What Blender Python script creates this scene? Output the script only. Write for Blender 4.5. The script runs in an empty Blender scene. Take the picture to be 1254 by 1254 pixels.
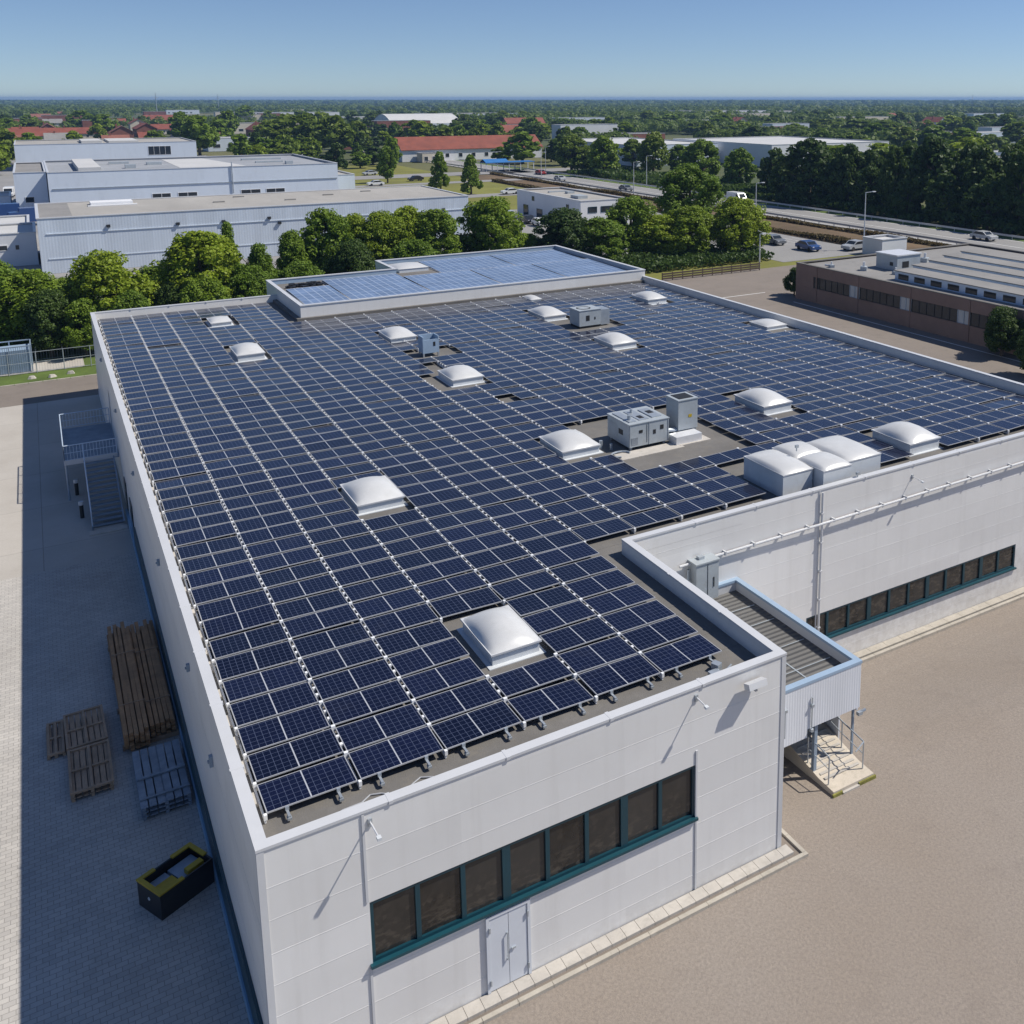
import bpy, math, random
import numpy as np
from mathutils import Vector, Matrix
random.seed(11)
RNG = np.random.default_rng(5)
PI = math.pi
SC = bpy.context.scene
COL = SC.collection

# ------------------------------------------------------------------ world, sun, camera
TOSUN = Vector((0.757, -0.33, 1.0)).normalized()
SUN_EL = math.asin(TOSUN.z)
SUN_AZ = math.atan2(TOSUN.x, TOSUN.y)
W = bpy.data.worlds.new("World")
SC.world = W
W.use_nodes = True
nt = W.node_tree
bg = nt.nodes["Background"]
sky = nt.nodes.new("ShaderNodeTexSky")
sky.sky_type = 'NISHITA'
sky.sun_disc = False
sky.sun_elevation = SUN_EL
sky.sun_rotation = SUN_AZ
sky.altitude = 100
sky.air_density = 1.0
sky.dust_density = 0.15
sky.ozone_density = 2.2
tc = nt.nodes.new("ShaderNodeTexCoord")
sep = nt.nodes.new("ShaderNodeSeparateXYZ")
mul = nt.nodes.new("ShaderNodeMath"); mul.operation = 'MULTIPLY_ADD'
mul.inputs[1].default_value = 1.3
mul.inputs[2].default_value = 0.035
com = nt.nodes.new("ShaderNodeCombineXYZ")
nor = nt.nodes.new("ShaderNodeVectorMath"); nor.operation = 'NORMALIZE'
nt.links.new(tc.outputs["Generated"], sep.inputs[0])
nt.links.new(sep.outputs[0], com.inputs[0]); nt.links.new(sep.outputs[1], com.inputs[1])
nt.links.new(sep.outputs[2], mul.inputs[0]); nt.links.new(mul.outputs[0], com.inputs[2])
nt.links.new(com.outputs[0], nor.inputs[0]); nt.links.new(nor.outputs[0], sky.inputs[0])
tint = nt.nodes.new("ShaderNodeMix"); tint.data_type = 'RGBA'; tint.blend_type = 'MULTIPLY'; tint.inputs[0].default_value = 1.0
tint.inputs[7].default_value = (.88, .96, 1.13, 1)
nt.links.new(sky.outputs[0], tint.inputs[6]); nt.links.new(tint.outputs[2], bg.inputs[0])
bg.inputs[1].default_value = 0.083

sl = bpy.data.lights.new("sun", 'SUN')
sl.energy = 5.0
sl.angle = math.radians(0.55)
sl.color = (1.0, 0.94, 0.84)
so = bpy.data.objects.new("sun", sl)
so.rotation_euler = TOSUN.to_track_quat('Z', 'Y').to_euler()
so.location = (60, -40, 90)
COL.objects.link(so)

cd = bpy.data.cameras.new("camera")
cd.sensor_width = 36.0
cd.lens = 36.0 * 1209.98 / 1254
cd.shift_x = -(790 - 627) / 1254
cd.shift_y = -(627 - 340.86) / 1254
cd.clip_end = 40000
cd.clip_start = 0.5
co = bpy.data.objects.new("camera", cd)
_P = -(30. - 790) * (2780. - 790); _d = _P / (7000. - 121); _CY = 121 + _d; _f = math.sqrt(_P - _d * _d)
ax = Vector((2780 - 790, 121 - _CY, _f)).normalized()
ay = Vector((30 - 790, 121 - _CY, _f)).normalized()
az = -Vector((0, 7000 - _CY, _f)).normalized()
# columns of the camera's world matrix: right, up, back
right = Vector((ax.x, ay.x, az.x)); down = Vector((ax.y, ay.y, az.y)); fwd = Vector((ax.z, ay.z, az.z))
CAM = Vector((-2.75, -20.52, 22.66))
m = Matrix((right, -down, -fwd)).transposed().to_4x4()
m.translation = CAM
co.matrix_world = m
COL.objects.link(co)
SC.camera = co
SC.view_settings.view_transform = 'Standard'
SC.view_settings.look = 'None'
SC.view_settings.exposure = 0.10
SC.view_settings.gamma = 1.0
try:
    SC.cycles.max_bounces = 6
    SC.cycles.diffuse_bounces = 3
    SC.cycles.volume_bounces = 0
    SC.cycles.use_denoising = True
except Exception:
    pass

# ------------------------------------------------------------------ materials
MATS = {}
def newmat(name):
    mt = bpy.data.materials.new(name); mt.use_nodes = True
    return mt, mt.node_tree, mt.node_tree.nodes["Principled BSDF"]
def N(t, kind, **kw):
    n = t.nodes.new(kind)
    for k, v in kw.items():
        setattr(n, k, v)
    return n
def mixcol(t, fac, a, b, mode='MIX'):
    n = N(t, "ShaderNodeMix", data_type='RGBA', blend_type=mode)
    for idx, v in ((0, fac), (6, a), (7, b)):
        if hasattr(v, 'links'): t.links.new(v, n.inputs[idx])
        elif isinstance(v, (int, float)): n.inputs[idx].default_value = v
        else: n.inputs[idx].default_value = (*v[:3], 1)
    return n.outputs[2]
def math_(t, op, a, b=0.0, c=0.0):
    n = N(t, "ShaderNodeMath", operation=op)
    for i, v in enumerate((a, b, c)):
        if hasattr(v, 'links'): t.links.new(v, n.inputs[i])
        else: n.inputs[i].default_value = v
    return n.outputs[0]
def noise_(t, scale, detail=4, rough=0.6, vec=None, stretch=None):
    if vec is None:
        vec = N(t, "ShaderNodeNewGeometry").outputs["Position"]
    if stretch:
        mp = N(t, "ShaderNodeMapping"); mp.inputs["Scale"].default_value = stretch
        t.links.new(vec, mp.inputs[0]); vec = mp.outputs[0]
    n = N(t, "ShaderNodeTexNoise")
    n.inputs["Scale"].default_value = scale; n.inputs["Detail"].default_value = detail; n.inputs["Roughness"].default_value = rough
    t.links.new(vec, n.inputs["Vector"])
    return n.outputs["Fac"]
def ramp(t, fac, lo, hi):
    n = N(t, "ShaderNodeMapRange"); n.inputs[1].default_value = lo; n.inputs[2].default_value = hi
    t.links.new(fac, n.inputs[0]); return n.outputs[0]
def sc(c, k): return tuple(min(1, x * k) for x in c)
def mat(name, col, rough=0.6, metal=0.0, var=0.15, s1=0.35, s2=6.0, bump=0.0, bs=30.0, dirt=None, dirt_amt=0.0, stretch=None, spec=0.5):
    mt, t, b = newmat(name)
    f1 = ramp(t, noise_(t, s1, 4, .6, stretch=stretch), .3, .7)
    f2 = ramp(t, noise_(t, s2, 3, .6, stretch=stretch), .3, .7)
    c = mixcol(t, f1, sc(col, 1 - var), sc(col, 1 + var))
    c = mixcol(t, f2, c, mixcol(t, 0.5, c, sc(col, 1 - var * .8)))
    if dirt is not None:
        d = ramp(t, noise_(t, s1 * 2.7 + .4, 6, .7, stretch=stretch), .52, .75)
        d = math_(t, 'MULTIPLY', d, dirt_amt)
        c = mixcol(t, d, c, dirt)
    t.links.new(c, b.inputs["Base Color"])
    b.inputs["Roughness"].default_value = rough; b.inputs["Metallic"].default_value = metal
    b.inputs["Specular IOR Level"].default_value = spec
    if bump > 0:
        bp = N(t, "ShaderNodeBump"); bp.inputs["Strength"].default_value = bump; bp.inputs["Distance"].default_value = 0.02
        t.links.new(noise_(t, bs, 4, .65), bp.inputs["Height"]); t.links.new(bp.outputs[0], b.inputs["Normal"])
    MATS[name] = mt
    return mt

def wall_mat():
    mt, t, b = newmat("white_cladding")
    pos = N(t, "ShaderNodeNewGeometry").outputs["Position"]
    sp = N(t, "ShaderNodeSeparateXYZ"); t.links.new(pos, sp.inputs[0])
    cm = N(t, "ShaderNodeCombineXYZ")
    t.links.new(math_(t, 'FLOOR', math_(t, 'DIVIDE', math_(t, 'ADD', sp.outputs[0], sp.outputs[1]), 4.65)), cm.inputs[0])
    t.links.new(math_(t, 'FLOOR', math_(t, 'DIVIDE', math_(t, 'ADD', sp.outputs[2], .2), .82)), cm.inputs[1])
    wn = N(t, "ShaderNodeTexWhiteNoise", noise_dimensions='2D'); t.links.new(cm.outputs[0], wn.inputs[0])
    c = mixcol(t, wn.outputs[0], (.665, .66, .65), (.725, .72, .71))
    st = ramp(t, noise_(t, 2.6, 6, .7, stretch=(1, 1, .05)), .5, .78)
    c = mixcol(t, math_(t, 'MULTIPLY', st, .30), c, (.50, .485, .46))
    bl = ramp(t, noise_(t, .5, 5, .65), .45, .75)
    c = mixcol(t, math_(t, 'MULTIPLY', bl, .25), c, (.56, .55, .54))
    base = math_(t, 'MULTIPLY', math_(t, 'SUBTRACT', 1.0, ramp(t, sp.outputs[2], .1, .7)), ramp(t, noise_(t, 3, 5, .7), .35, .7))
    c = mixcol(t, math_(t, 'MULTIPLY', base, .45), c, (.40, .37, .33))
    t.links.new(c, b.inputs["Base Color"]); b.inputs["Roughness"].default_value = .42
    bp = N(t, "ShaderNodeBump"); bp.inputs["Strength"].default_value = .25; bp.inputs["Distance"].default_value = .02
    t.links.new(noise_(t, .9, 3, .5), bp.inputs["Height"]); t.links.new(bp.outputs[0], b.inputs["Normal"])
    MATS["white_cladding"] = mt
    return mt
wallw = wall_mat()
copingm = mat("coping_metal", (.54, .55, .57), .35, var=.05, s1=.5, s2=3, dirt=(.5, .5, .49), dirt_amt=.35)
bluegrey = mat("blue_grey_metal", (.30, .40, .52), .4, var=.08, s1=.7, s2=4)
palebluem = mat("pale_blue_metal", (.46, .55, .66), .4, var=.06, s1=.7, s2=4)
roofm = mat("bitumen_roof", (.145, .138, .13), .9, var=.22, s1=.45, s2=5, bump=.5, bs=25, dirt=(.19, .17, .14), dirt_amt=.6)
alum = mat("aluminium", (.72, .73, .75), .35, .25, var=.08, s1=3, s2=20)
framewhite = mat("panel_frame_silver", (.46, .47, .49), .38, .2, var=.06, s1=2, s2=15)
railwhite = mat("rail_white", (.78, .79, .80), .4, .0, var=.06, s1=2, s2=15)
domem = mat("milky_dome", (.55, .555, .555), .33, var=.07, s1=1.1, s2=6, dirt=(.42, .415, .39), dirt_amt=.25)
curbm = mat("skylight_curb", (.58, .61, .64), .5, var=.07, s1=.8, s2=5, dirt=(.4, .4, .38), dirt_amt=.3)
steel = mat("galvanised_steel", (.42, .46, .50), .42, .5, var=.15, s1=1.5, s2=9)
steel2 = mat("grey_unit_paint", (.38, .42, .45), .45, .1, var=.10, s1=1.2, s2=7, dirt=(.3, .29, .26), dirt_amt=.45)
darkm = mat("dark_opening", (.015, .016, .018), .6, var=.2)
tealm = mat("teal_frame", (.005, .042, .062), .35, var=.12, s1=1, s2=6)
tealsill = mat("teal_sill", (.008, .058, .08), .35, var=.12, s1=1, s2=6)
plinthb = mat("pale_blue_plinth", (.22, .36, .50), .5, var=.1, s1=1, s2=5)
doorm = mat("door_grey_white", (.60, .63, .68), .4, var=.04, s1=1, s2=6)
slabm = mat("paving_slab_pale", (.46, .43, .39), .8, var=.15, s1=1.2, s2=7, bump=.2, dirt=(.25, .23, .2), dirt_amt=.5)
kerbm = mat("kerb_concrete", (.42, .385, .33), .85, var=.15, s1=1.1, s2=8, bump=.3, dirt=(.24, .22, .18), dirt_amt=.6)
beige = mat("beige_concrete", (.52, .46, .38), .8, var=.12, s1=1.3, s2=9, bump=.2, dirt=(.3, .27, .2), dirt_amt=.5)
moss = mat("mossy_concrete", (.20, .19, .04), .9, var=.4, s1=4, s2=14)
woodd = mat("weathered_timber", (.38, .21, .10), .8, var=.35, s1=1.7, s2=12, bump=.3)
woodp = mat("grey_brown_timber", (.40, .27, .175), .8, var=.3, s1=2, s2=12, bump=.3)
bluetim = mat("blue_grey_timber", (.25, .29, .34), .7, var=.3, s1=2, s2=9)
blackp = mat("black_plastic", (.018, .019, .022), .45, var=.3, s1=3, s2=12)
yellowp = mat("yellow_plastic", (.42, .30, .012), .5, var=.18, s1=3, s2=14)
greymet = mat("grey_blue_steel", (.26, .33, .42), .45, .2, var=.15, s1=1.5, s2=7)
stairtread = mat("stair_grating", (.22, .28, .35), .55, .2, var=.2, s1=2, s2=18)
brownwall = mat("brown_brick_wall", (.20, .140, .118), .85, var=.14, s1=.5, s2=5, dirt=(.16, .11, .09), dirt_amt=.5)
greyroof = mat("grey_flat_roof", (.235, .228, .22), .9, var=.16, s1=.15, s2=1.2, dirt=(.13, .125, .12), dirt_amt=.5)
bluishroof = mat("blue_grey_flat_roof", (.29, .305, .33), .85, var=.16, s1=.12, s2=1.2, dirt=(.18, .19, .2), dirt_amt=.5)
paleroof = mat("pale_felt_roof", (.34, .325, .30), .85, var=.14, s1=.12, s2=1.3, dirt=(.25, .24, .22), dirt_amt=.5, stretch=(1, .35, 1))
whiteroof = mat("white_membrane_roof", (.50, .50, .495), .7, var=.08, s1=.2, s2=1.5, dirt=(.5, .5, .48), dirt_amt=.4)
bluewhite = mat("pale_blue_cladding", (.60, .66, .74), .5, var=.05, s1=.2, s2=1, dirt=(.45, .5, .56), dirt_amt=.4, stretch=(1, 1, .2))
whitewall = mat("white_render", (.68, .69, .71), .7, var=.06, s1=.3, s2=2)
creamwall = mat("cream_render", (.60, .54, .45), .8, var=.1, s1=.3, s2=2)
redtile = mat("red_tile_roof", (.21, .058, .036), .8, var=.25, s1=.3, s2=2.5)
brick = mat("red_brick", (.23, .09, .065), .85, var=.25, s1=.3, s2=2.5)
bluetarp = mat("blue_canopy", (.03, .16, .42), .5, var=.15)
winglass = mat("dark_window_glass", (.022, .028, .035), .08, var=.3, s1=.6, s2=2)
carglass = mat("car_glass", (.02, .025, .03), .06, var=.1)
tyrem = mat("tyre_rubber", (.02, .02, .02), .85, var=.2)
CARP = {k: mat("car_paint_" + k, c, .25, .1, var=.03) for k, c in dict(white=(.72, .73, .74), black=(.02, .02, .025), blue=(.03, .07, .2), red=(.3, .03, .025), silver=(.42, .44, .46), grey=(.16, .17, .18)).items()}
bark = mat("tree_bark", (.11, .085, .06), .9, var=.3, s1=2, s2=10)
railm = mat("guard_rail_steel", (.45, .47, .49), .4, .4, var=.1)
fencem = mat("fence_wire_steel", (.33, .37, .40), .5, .3, var=.15)
fencewood = mat("dark_fence_timber", (.085, .06, .045), .85, var=.3, s1=1, s2=6)
whiteline = mat("road_paint", (.72, .72, .70), .7, var=.12, s1=1, s2=6, dirt=(.35, .34, .33), dirt_amt=.5)

# roof-mounted solar glass with its cell grid, in metres through the UV map
def panel_mat(name, cellw, cellh, half, cellcol, linecol, tint=.35, rough=.11):
    mt, t, b = newmat(name)
    uv = N(t, "ShaderNodeUVMap"); uv.uv_map = "UVMap"
    s = N(t, "ShaderNodeSeparateXYZ"); t.links.new(uv.outputs[0], s.inputs[0])
    lw = .011 if half > 0 else .05
    def line(x, period, w):
        fr = math_(t, 'FRACT', math_(t, 'DIVIDE', x, period))
        d = math_(t, 'ABSOLUTE', math_(t, 'SUBTRACT', fr, .5))
        return math_(t, 'GREATER_THAN', d, .5 - w / period / 2)
    lu = line(s.outputs[0], cellw, lw); lv = line(s.outputs[1], cellh, lw)
    g = math_(t, 'MAXIMUM', lu, lv)
    pos = N(t, "ShaderNodeNewGeometry").outputs["Position"]
    sp = N(t, "ShaderNodeSeparateXYZ"); t.links.new(pos, sp.inputs[0])
    # a different tone for each panel (each stands in its own slot of the roof grid)
    ix = math_(t, 'FLOOR', math_(t, 'DIVIDE', math_(t, 'SUBTRACT', sp.outputs[0], .45), 2.2))
    iy = math_(t, 'FLOOR', math_(t, 'DIVIDE', math_(t, 'SUBTRACT', sp.outputs[1], 1.5), 1.265))
    cm = N(t, "ShaderNodeCombineXYZ"); t.links.new(ix, cm.inputs[0]); t.links.new(iy, cm.inputs[1])
    wn = N(t, "ShaderNodeTexWhiteNoise", noise_dimensions='2D'); t.links.new(cm.outputs[0], wn.inputs[0])
    cells = N(t, "ShaderNodeCombineXYZ")
    t.links.new(math_(t, 'FLOOR', math_(t, 'DIVIDE', sp.outputs[0], cellw)), cells.inputs[0])
    t.links.new(math_(t, 'FLOOR', math_(t, 'DIVIDE', sp.outputs[1], cellh)), cells.inputs[1])
    wn2 = N(t, "ShaderNodeTexWhiteNoise", noise_dimensions='2D'); t.links.new(cells.outputs[0], wn2.inputs[0])
    c = mixcol(t, wn.outputs[0], sc(cellcol, 1 - tint), sc(cellcol, 1 + tint))
    c = mixcol(t, math_(t, 'MULTIPLY', wn2.outputs[0], .5), c, sc(cellcol, .65))
    c = mixcol(t, g, c, linecol)
    dust = math_(t, 'MULTIPLY', ramp(t, noise_(t, .9, 6, .7), .55, .85), .035)
    c = mixcol(t, dust, c, (.35, .36, .38))
    if half > 0:
        dd = math_(t, 'ABSOLUTE', math_(t, 'SUBTRACT', s.outputs[0], half))
        c = mixcol(t, math_(t, 'LESS_THAN', dd, .016), c, (.40, .42, .46))
    t.links.new(c, b.inputs["Base Color"])
    r = math_(t, 'MULTIPLY_ADD', noise_(t, 2.0, 3, .6), .10, rough - .03)
    t.links.new(r, b.inputs["Roughness"])
    b.inputs["IOR"].default_value = 1.40
    MATS[name] = mt
    return mt
cellm = panel_mat("solar_cells", .1683, .181, 1.01, (.0040, .0054, .021), (.07, .085, .14))
glarecellm = panel_mat("glare_pale_cells", .62, 1.1, 0, (.15, .21, .33), (.42, .48, .58), tint=.15, rough=.2)  # same panel glass, sky glare painted in as a paler cell colour

# interior seen through the window band: dim brown, streaky
def pane_mat():
    mt, t, b = newmat("window_pane")
    f = ramp(t, noise_(t, 1.6, 6, .7, stretch=(1, 1, .6)), .35, .75)
    c = mixcol(t, f, (.007, .007, .007), (.034, .028, .022))
    f2 = ramp(t, noise_(t, .5, 2, .5), .4, .6)
    c = mixcol(t, math_(t, 'MULTIPLY', f2, .5), c, (.035, .034, .034))
    vo = N(t, "ShaderNodeTexVoronoi"); vo.inputs["Scale"].default_value = 6.5; vo.inputs["Randomness"].default_value = 1
    t.links.new(N(t, "ShaderNodeNewGeometry").outputs["Position"], vo.inputs["Vector"])
    bw = N(t, "ShaderNodeRGBToBW"); t.links.new(vo.outputs["Color"], bw.inputs[0])
    f3 = math_(t, 'MULTIPLY', ramp(t, bw.outputs[0], .55, .85), ramp(t, noise_(t, .8, 4, .6), .45, .6))
    c = mixcol(t, math_(t, 'MULTIPLY', f3, .55), c, (.075, .062, .05))
    sp = N(t, "ShaderNodeSeparateXYZ"); t.links.new(N(t, "ShaderNodeNewGeometry").outputs["Position"], sp.inputs[0])
    wn = N(t, "ShaderNodeTexWhiteNoise", noise_dimensions='1D'); t.links.new(math_(t, 'FLOOR', math_(t, 'DIVIDE', math_(t, 'SUBTRACT', sp.outputs[0], 2.35), 1.15625)), wn.inputs["W"])
    c = mixcol(t, math_(t, 'MULTIPLY', wn.outputs[0], .55), c, (.052, .050, .047))
    low = math_(t, 'MULTIPLY', ramp(t, noise_(t, 3.5, 4, .6, stretch=(1, 1, 2.5)), .5, .62), math_(t, 'SUBTRACT', 1.0, ramp(t, sp.outputs[2], 2.7, 3.5)))
    c = mixcol(t, math_(t, 'MULTIPLY', low, .6), c, (.10, .085, .068))
    t.links.new(c, b.inputs["Base Color"]); b.inputs["Roughness"].default_value = .06
    MATS["window_pane"] = mt
    return mt
panem = pane_mat()

def corrugated(name, col, period, axis, rough=.5, depth=.03, stain=None, bstr=.8):
    mt, t, b = newmat(name)
    pos = N(t, "ShaderNodeNewGeometry").outputs["Position"]
    sp = N(t, "ShaderNodeSeparateXYZ"); t.links.new(pos, sp.inputs[0])
    w = math_(t, 'SINE', math_(t, 'MULTIPLY', sp.outputs[axis], 2 * PI / period))
    bmp = N(t, "ShaderNodeBump"); bmp.inputs["Strength"].default_value = bstr; bmp.inputs["Distance"].default_value = depth
    t.links.new(w, bmp.inputs["Height"]); t.links.new(bmp.outputs[0], b.inputs["Normal"])
    st = (1, 1, .12) if axis < 2 else (1, 1, 1)
    f = ramp(t, noise_(t, .5, 5, .65, stretch=st), .3, .7)
    c = mixcol(t, f, sc(col, .86), sc(col, 1.08))
    sheet = N(t, "ShaderNodeTexWhiteNoise", noise_dimensions='1D')
    t.links.new(math_(t, 'FLOOR', math_(t, 'DIVIDE', sp.outputs[axis], period * 7.3)), sheet.inputs["W"])
    c = mixcol(t, math_(t, 'MULTIPLY', sheet.outputs[0], .35), c, sc(col, .82))
    if stain:
        f3 = math_(t, 'MULTIPLY', ramp(t, noise_(t, 1.6, 6, .7, stretch=(1, 1, .08)), .5, .8), .5)
        c = mixcol(t, f3, c, stain)
    t.links.new(c, b.inputs["Base Color"]); b.inputs["Roughness"].default_value = rough
    MATS[name] = mt
    return mt
corrwhite = corrugated("white_ribbed_sheet", (.68, .70, .74), .11, 0, depth=.006, bstr=.4)
corrwhitey = corrugated("white_ribbed_side_sheet", (.66, .68, .73), .11, 1, depth=.006, bstr=.4)
corrblue = corrugated("pale_blue_ribbed_sheet", (.55, .615, .70), .36, 0, depth=.004, stain=(.42, .45, .5))
corrdark = corrugated("dark_ribbed_roof", (.115, .113, .11), .24, 1, rough=.7, depth=.05)

# grounds
def ground_mats():
    # concrete block paving
    mt, t, b = newmat("block_paving")
    pos = N(t, "ShaderNodeNewGeometry").outputs["Position"]
    br = N(t, "ShaderNodeTexBrick"); br.offset = .5
    br.inputs["Scale"].default_value = 1.0
    br.inputs["Brick Width"].default_value = .29; br.inputs["Row Height"].default_value = .17; br.inputs["Mortar Size"].default_value = .009
    br.inputs["Color1"].default_value = (.50, .475, .44, 1); br.inputs["Color2"].default_value = (.42, .40, .375, 1); br.inputs["Mortar"].default_value = (.29, .275, .255, 1)
    br.inputs["Bias"].default_value = -.1
    wob = N(t, "ShaderNodeTexNoise"); wob.inputs["Scale"].default_value = .5
    t.links.new(pos, wob.inputs["Vector"])
    add = N(t, "ShaderNodeMix", data_type='VECTOR'); add.inputs[0].default_value = .03
    t.links.new(pos, add.inputs[4]); t.links.new(wob.outputs["Color"], add.inputs[5])
    t.links.new(add.outputs[1], br.inputs["Vector"])
    f = ramp(t, noise_(t, .22, 5, .65), .3, .72)
    c = mixcol(t, f, br.outputs["Color"], mixcol(t, .75, br.outputs["Color"], (.7, .69, .68), 'MULTIPLY'))
    c = mixcol(t, math_(t, 'MULTIPLY', ramp(t, noise_(t, 1.3, 5, .7), .55, .75), .4), c, (.24, .225, .20))
    t.links.new(c, b.inputs["Base Color"]); b.inputs["Roughness"].default_value = .85
    bp = N(t, "ShaderNodeBump"); bp.inputs["Strength"].default_value = .5; bp.inputs["Distance"].default_value = .01
    t.links.new(br.outputs["Fac"], bp.inputs["Height"]); bp.invert = True
    t.links.new(bp.outputs[0], b.inputs["Normal"])
    MATS["block_paving"] = mt
    # concrete yard in large bays
    mt, t, b = newmat("concrete_bays")
    pos = N(t, "ShaderNodeNewGeometry").outputs["Position"]
    br = N(t, "ShaderNodeTexBrick"); br.offset = .0
    br.inputs["Brick Width"].default_value = 4.1; br.inputs["Row Height"].default_value = 6.0; br.inputs["Mortar Size"].default_value = .022; br.inputs["Scale"].default_value = 1.0
    br.inputs["Color1"].default_value = (.475, .445, .405, 1); br.inputs["Color2"].default_value = (.43, .405, .37, 1); br.inputs["Mortar"].default_value = (.30, .28, .25, 1)
    t.links.new(pos, br.inputs["Vector"])
    f = ramp(t, noise_(t, .3, 6, .7), .3, .72)
    c = mixcol(t, f, br.outputs["Color"], mixcol(t, .8, br.outputs["Color"], (.80, .78, .76), 'MULTIPLY'))
    c = mixcol(t, math_(t, 'MULTIPLY', ramp(t, noise_(t, 9, 4, .7), .45, .8), .25), c, (.28, .26, .23))
    t.links.new(c, b.inputs["Base Color"]); b.inputs["Roughness"].default_value = .85
    MATS["concrete_bays"] = mt
    # tan asphalt of the lot
    mt, t, b = newmat("tan_asphalt")
    f = ramp(t, noise_(t, .13, 5, .6), .3, .7)
    c = mixcol(t, f, (.275, .228, .184), (.30, .260, .222))
    g = ramp(t, noise_(t, 11, 4, .75), .36, .66)
    c = mixcol(t, math_(t, 'MULTIPLY', g, .65), c, (.175, .148, .13))
    g2 = ramp(t, noise_(t, 26, 3, .7), .57, .72)
    c = mixcol(t, math_(t, 'MULTIPLY', g2, .55), c, (.40, .36, .32))
    d = math_(t, 'MULTIPLY', ramp(t, noise_(t, .55, 6, .7), .56, .75), .35)
    c = mixcol(t, d, c, (.17, .14, .12))
    t.links.new(c, b.inputs["Base Color"]); b.inputs["Roughness"].default_value = .92
    bp = N(t, "ShaderNodeBump"); bp.inputs["Strength"].default_value = .8; bp.inputs["Distance"].default_value = .03
    t.links.new(noise_(t, 9, 5, .8), bp.inputs["Height"]); t.links.new(bp.outputs[0], b.inputs["Normal"])
    MATS["tan_asphalt"] = mt
    # open land: grass, dry grass, fields
    mt, t, b = newmat("open_land")
    f = ramp(t, noise_(t, .012, 5, .6), .38, .62)
    c = mixcol(t, f, (.045, .07, .020), (.105, .105, .032))
    f = ramp(t, noise_(t, .0035, 3, .5), .52, .60)
    c = mixcol(t, f, c, (.16, .15, .055))
    f = ramp(t, noise_(t, .9, 5, .7), .35, .7)
    c = mixcol(t, math_(t, 'MULTIPLY', f, .5), c, (.03, .045, .014))
    t.links.new(c, b.inputs["Base Color"]); b.inputs["Roughness"].default_value = .95
    MATS["open_land"] = mt
ground_mats()
asph = mat("road_asphalt", (.155, .148, .142), .85, var=.12, s1=.1, s2=3, dirt=(.10, .095, .09), dirt_amt=.4)
asphpale = mat("pale_asphalt", (.25, .245, .24), .85, var=.12, s1=.1, s2=2, dirt=(.16, .155, .15), dirt_amt=.4)
asphwarm = mat("worn_asphalt", (.205, .175, .15), .9, var=.14, s1=.12, s2=2.5, dirt=(.12, .105, .09), dirt_amt=.5, bump=.3)
lawn = mat("lawn_grass", (.17, .17, .03), .95, var=.3, s1=.08, s2=1.5)
greenv = mat("verge_grass", (.085, .13, .02), .95, var=.4, s1=.3, s2=3, bump=.6, bs=8)
drybank = mat("dry_bank", (.13, .085, .045), .95, var=.4, s1=.12, s2=1.2, dirt=(.09, .095, .025), dirt_amt=.8)

def leafmat(name, col, tip):
    mt, t, b = newmat(name)
    oi = N(t, "ShaderNodeObjectInfo")
    f = ramp(t, noise_(t, .55, 3, .6), .3, .7)
    c = mixcol(t, f, sc(col, .75), sc(col, 1.2))
    c = mixcol(t, ramp(t, noise_(t, 5, 2, .6), .4, .7), c, tip)
    c = mixcol(t, math_(t, 'MULTIPLY', oi.outputs["Random"], .45), c, (col[0] * .5, col[1] * .62, col[2] * .8))
    b.inputs["Roughness"].default_value = .55
    b.inputs["Specular IOR Level"].default_value = .25
    t.links.new(c, b.inputs["Base Color"])
    tr = N(t, "ShaderNodeBsdfTranslucent"); t.links.new(c, tr.inputs[0])
    mx = N(t, "ShaderNodeMixShader"); mx.inputs[0].default_value = .36
    t.links.new(b.outputs[0], mx.inputs[1]); t.links.new(tr.outputs[0], mx.inputs[2])
    t.links.new(mx.outputs[0], t.nodes["Material Output"].inputs[0])
    MATS[name] = mt
    return mt
leaf_yellow = leafmat("leaf_yellow_green", (.20, .28, .018), (.30, .355, .03))
leaf_mid = leafmat("leaf_mid_green", (.14, .225, .02), (.24, .315, .03))
leaf_dark = leafmat("leaf_dark_green", (.06, .105, .02), (.105, .155, .026))
leaf_wood = leafmat("leaf_far_wood", (.085, .14, .020), (.15, .20, .026))
leaf_far = leafmat("leaf_far_green", (.15, .215, .026), (.22, .27, .035))

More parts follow.
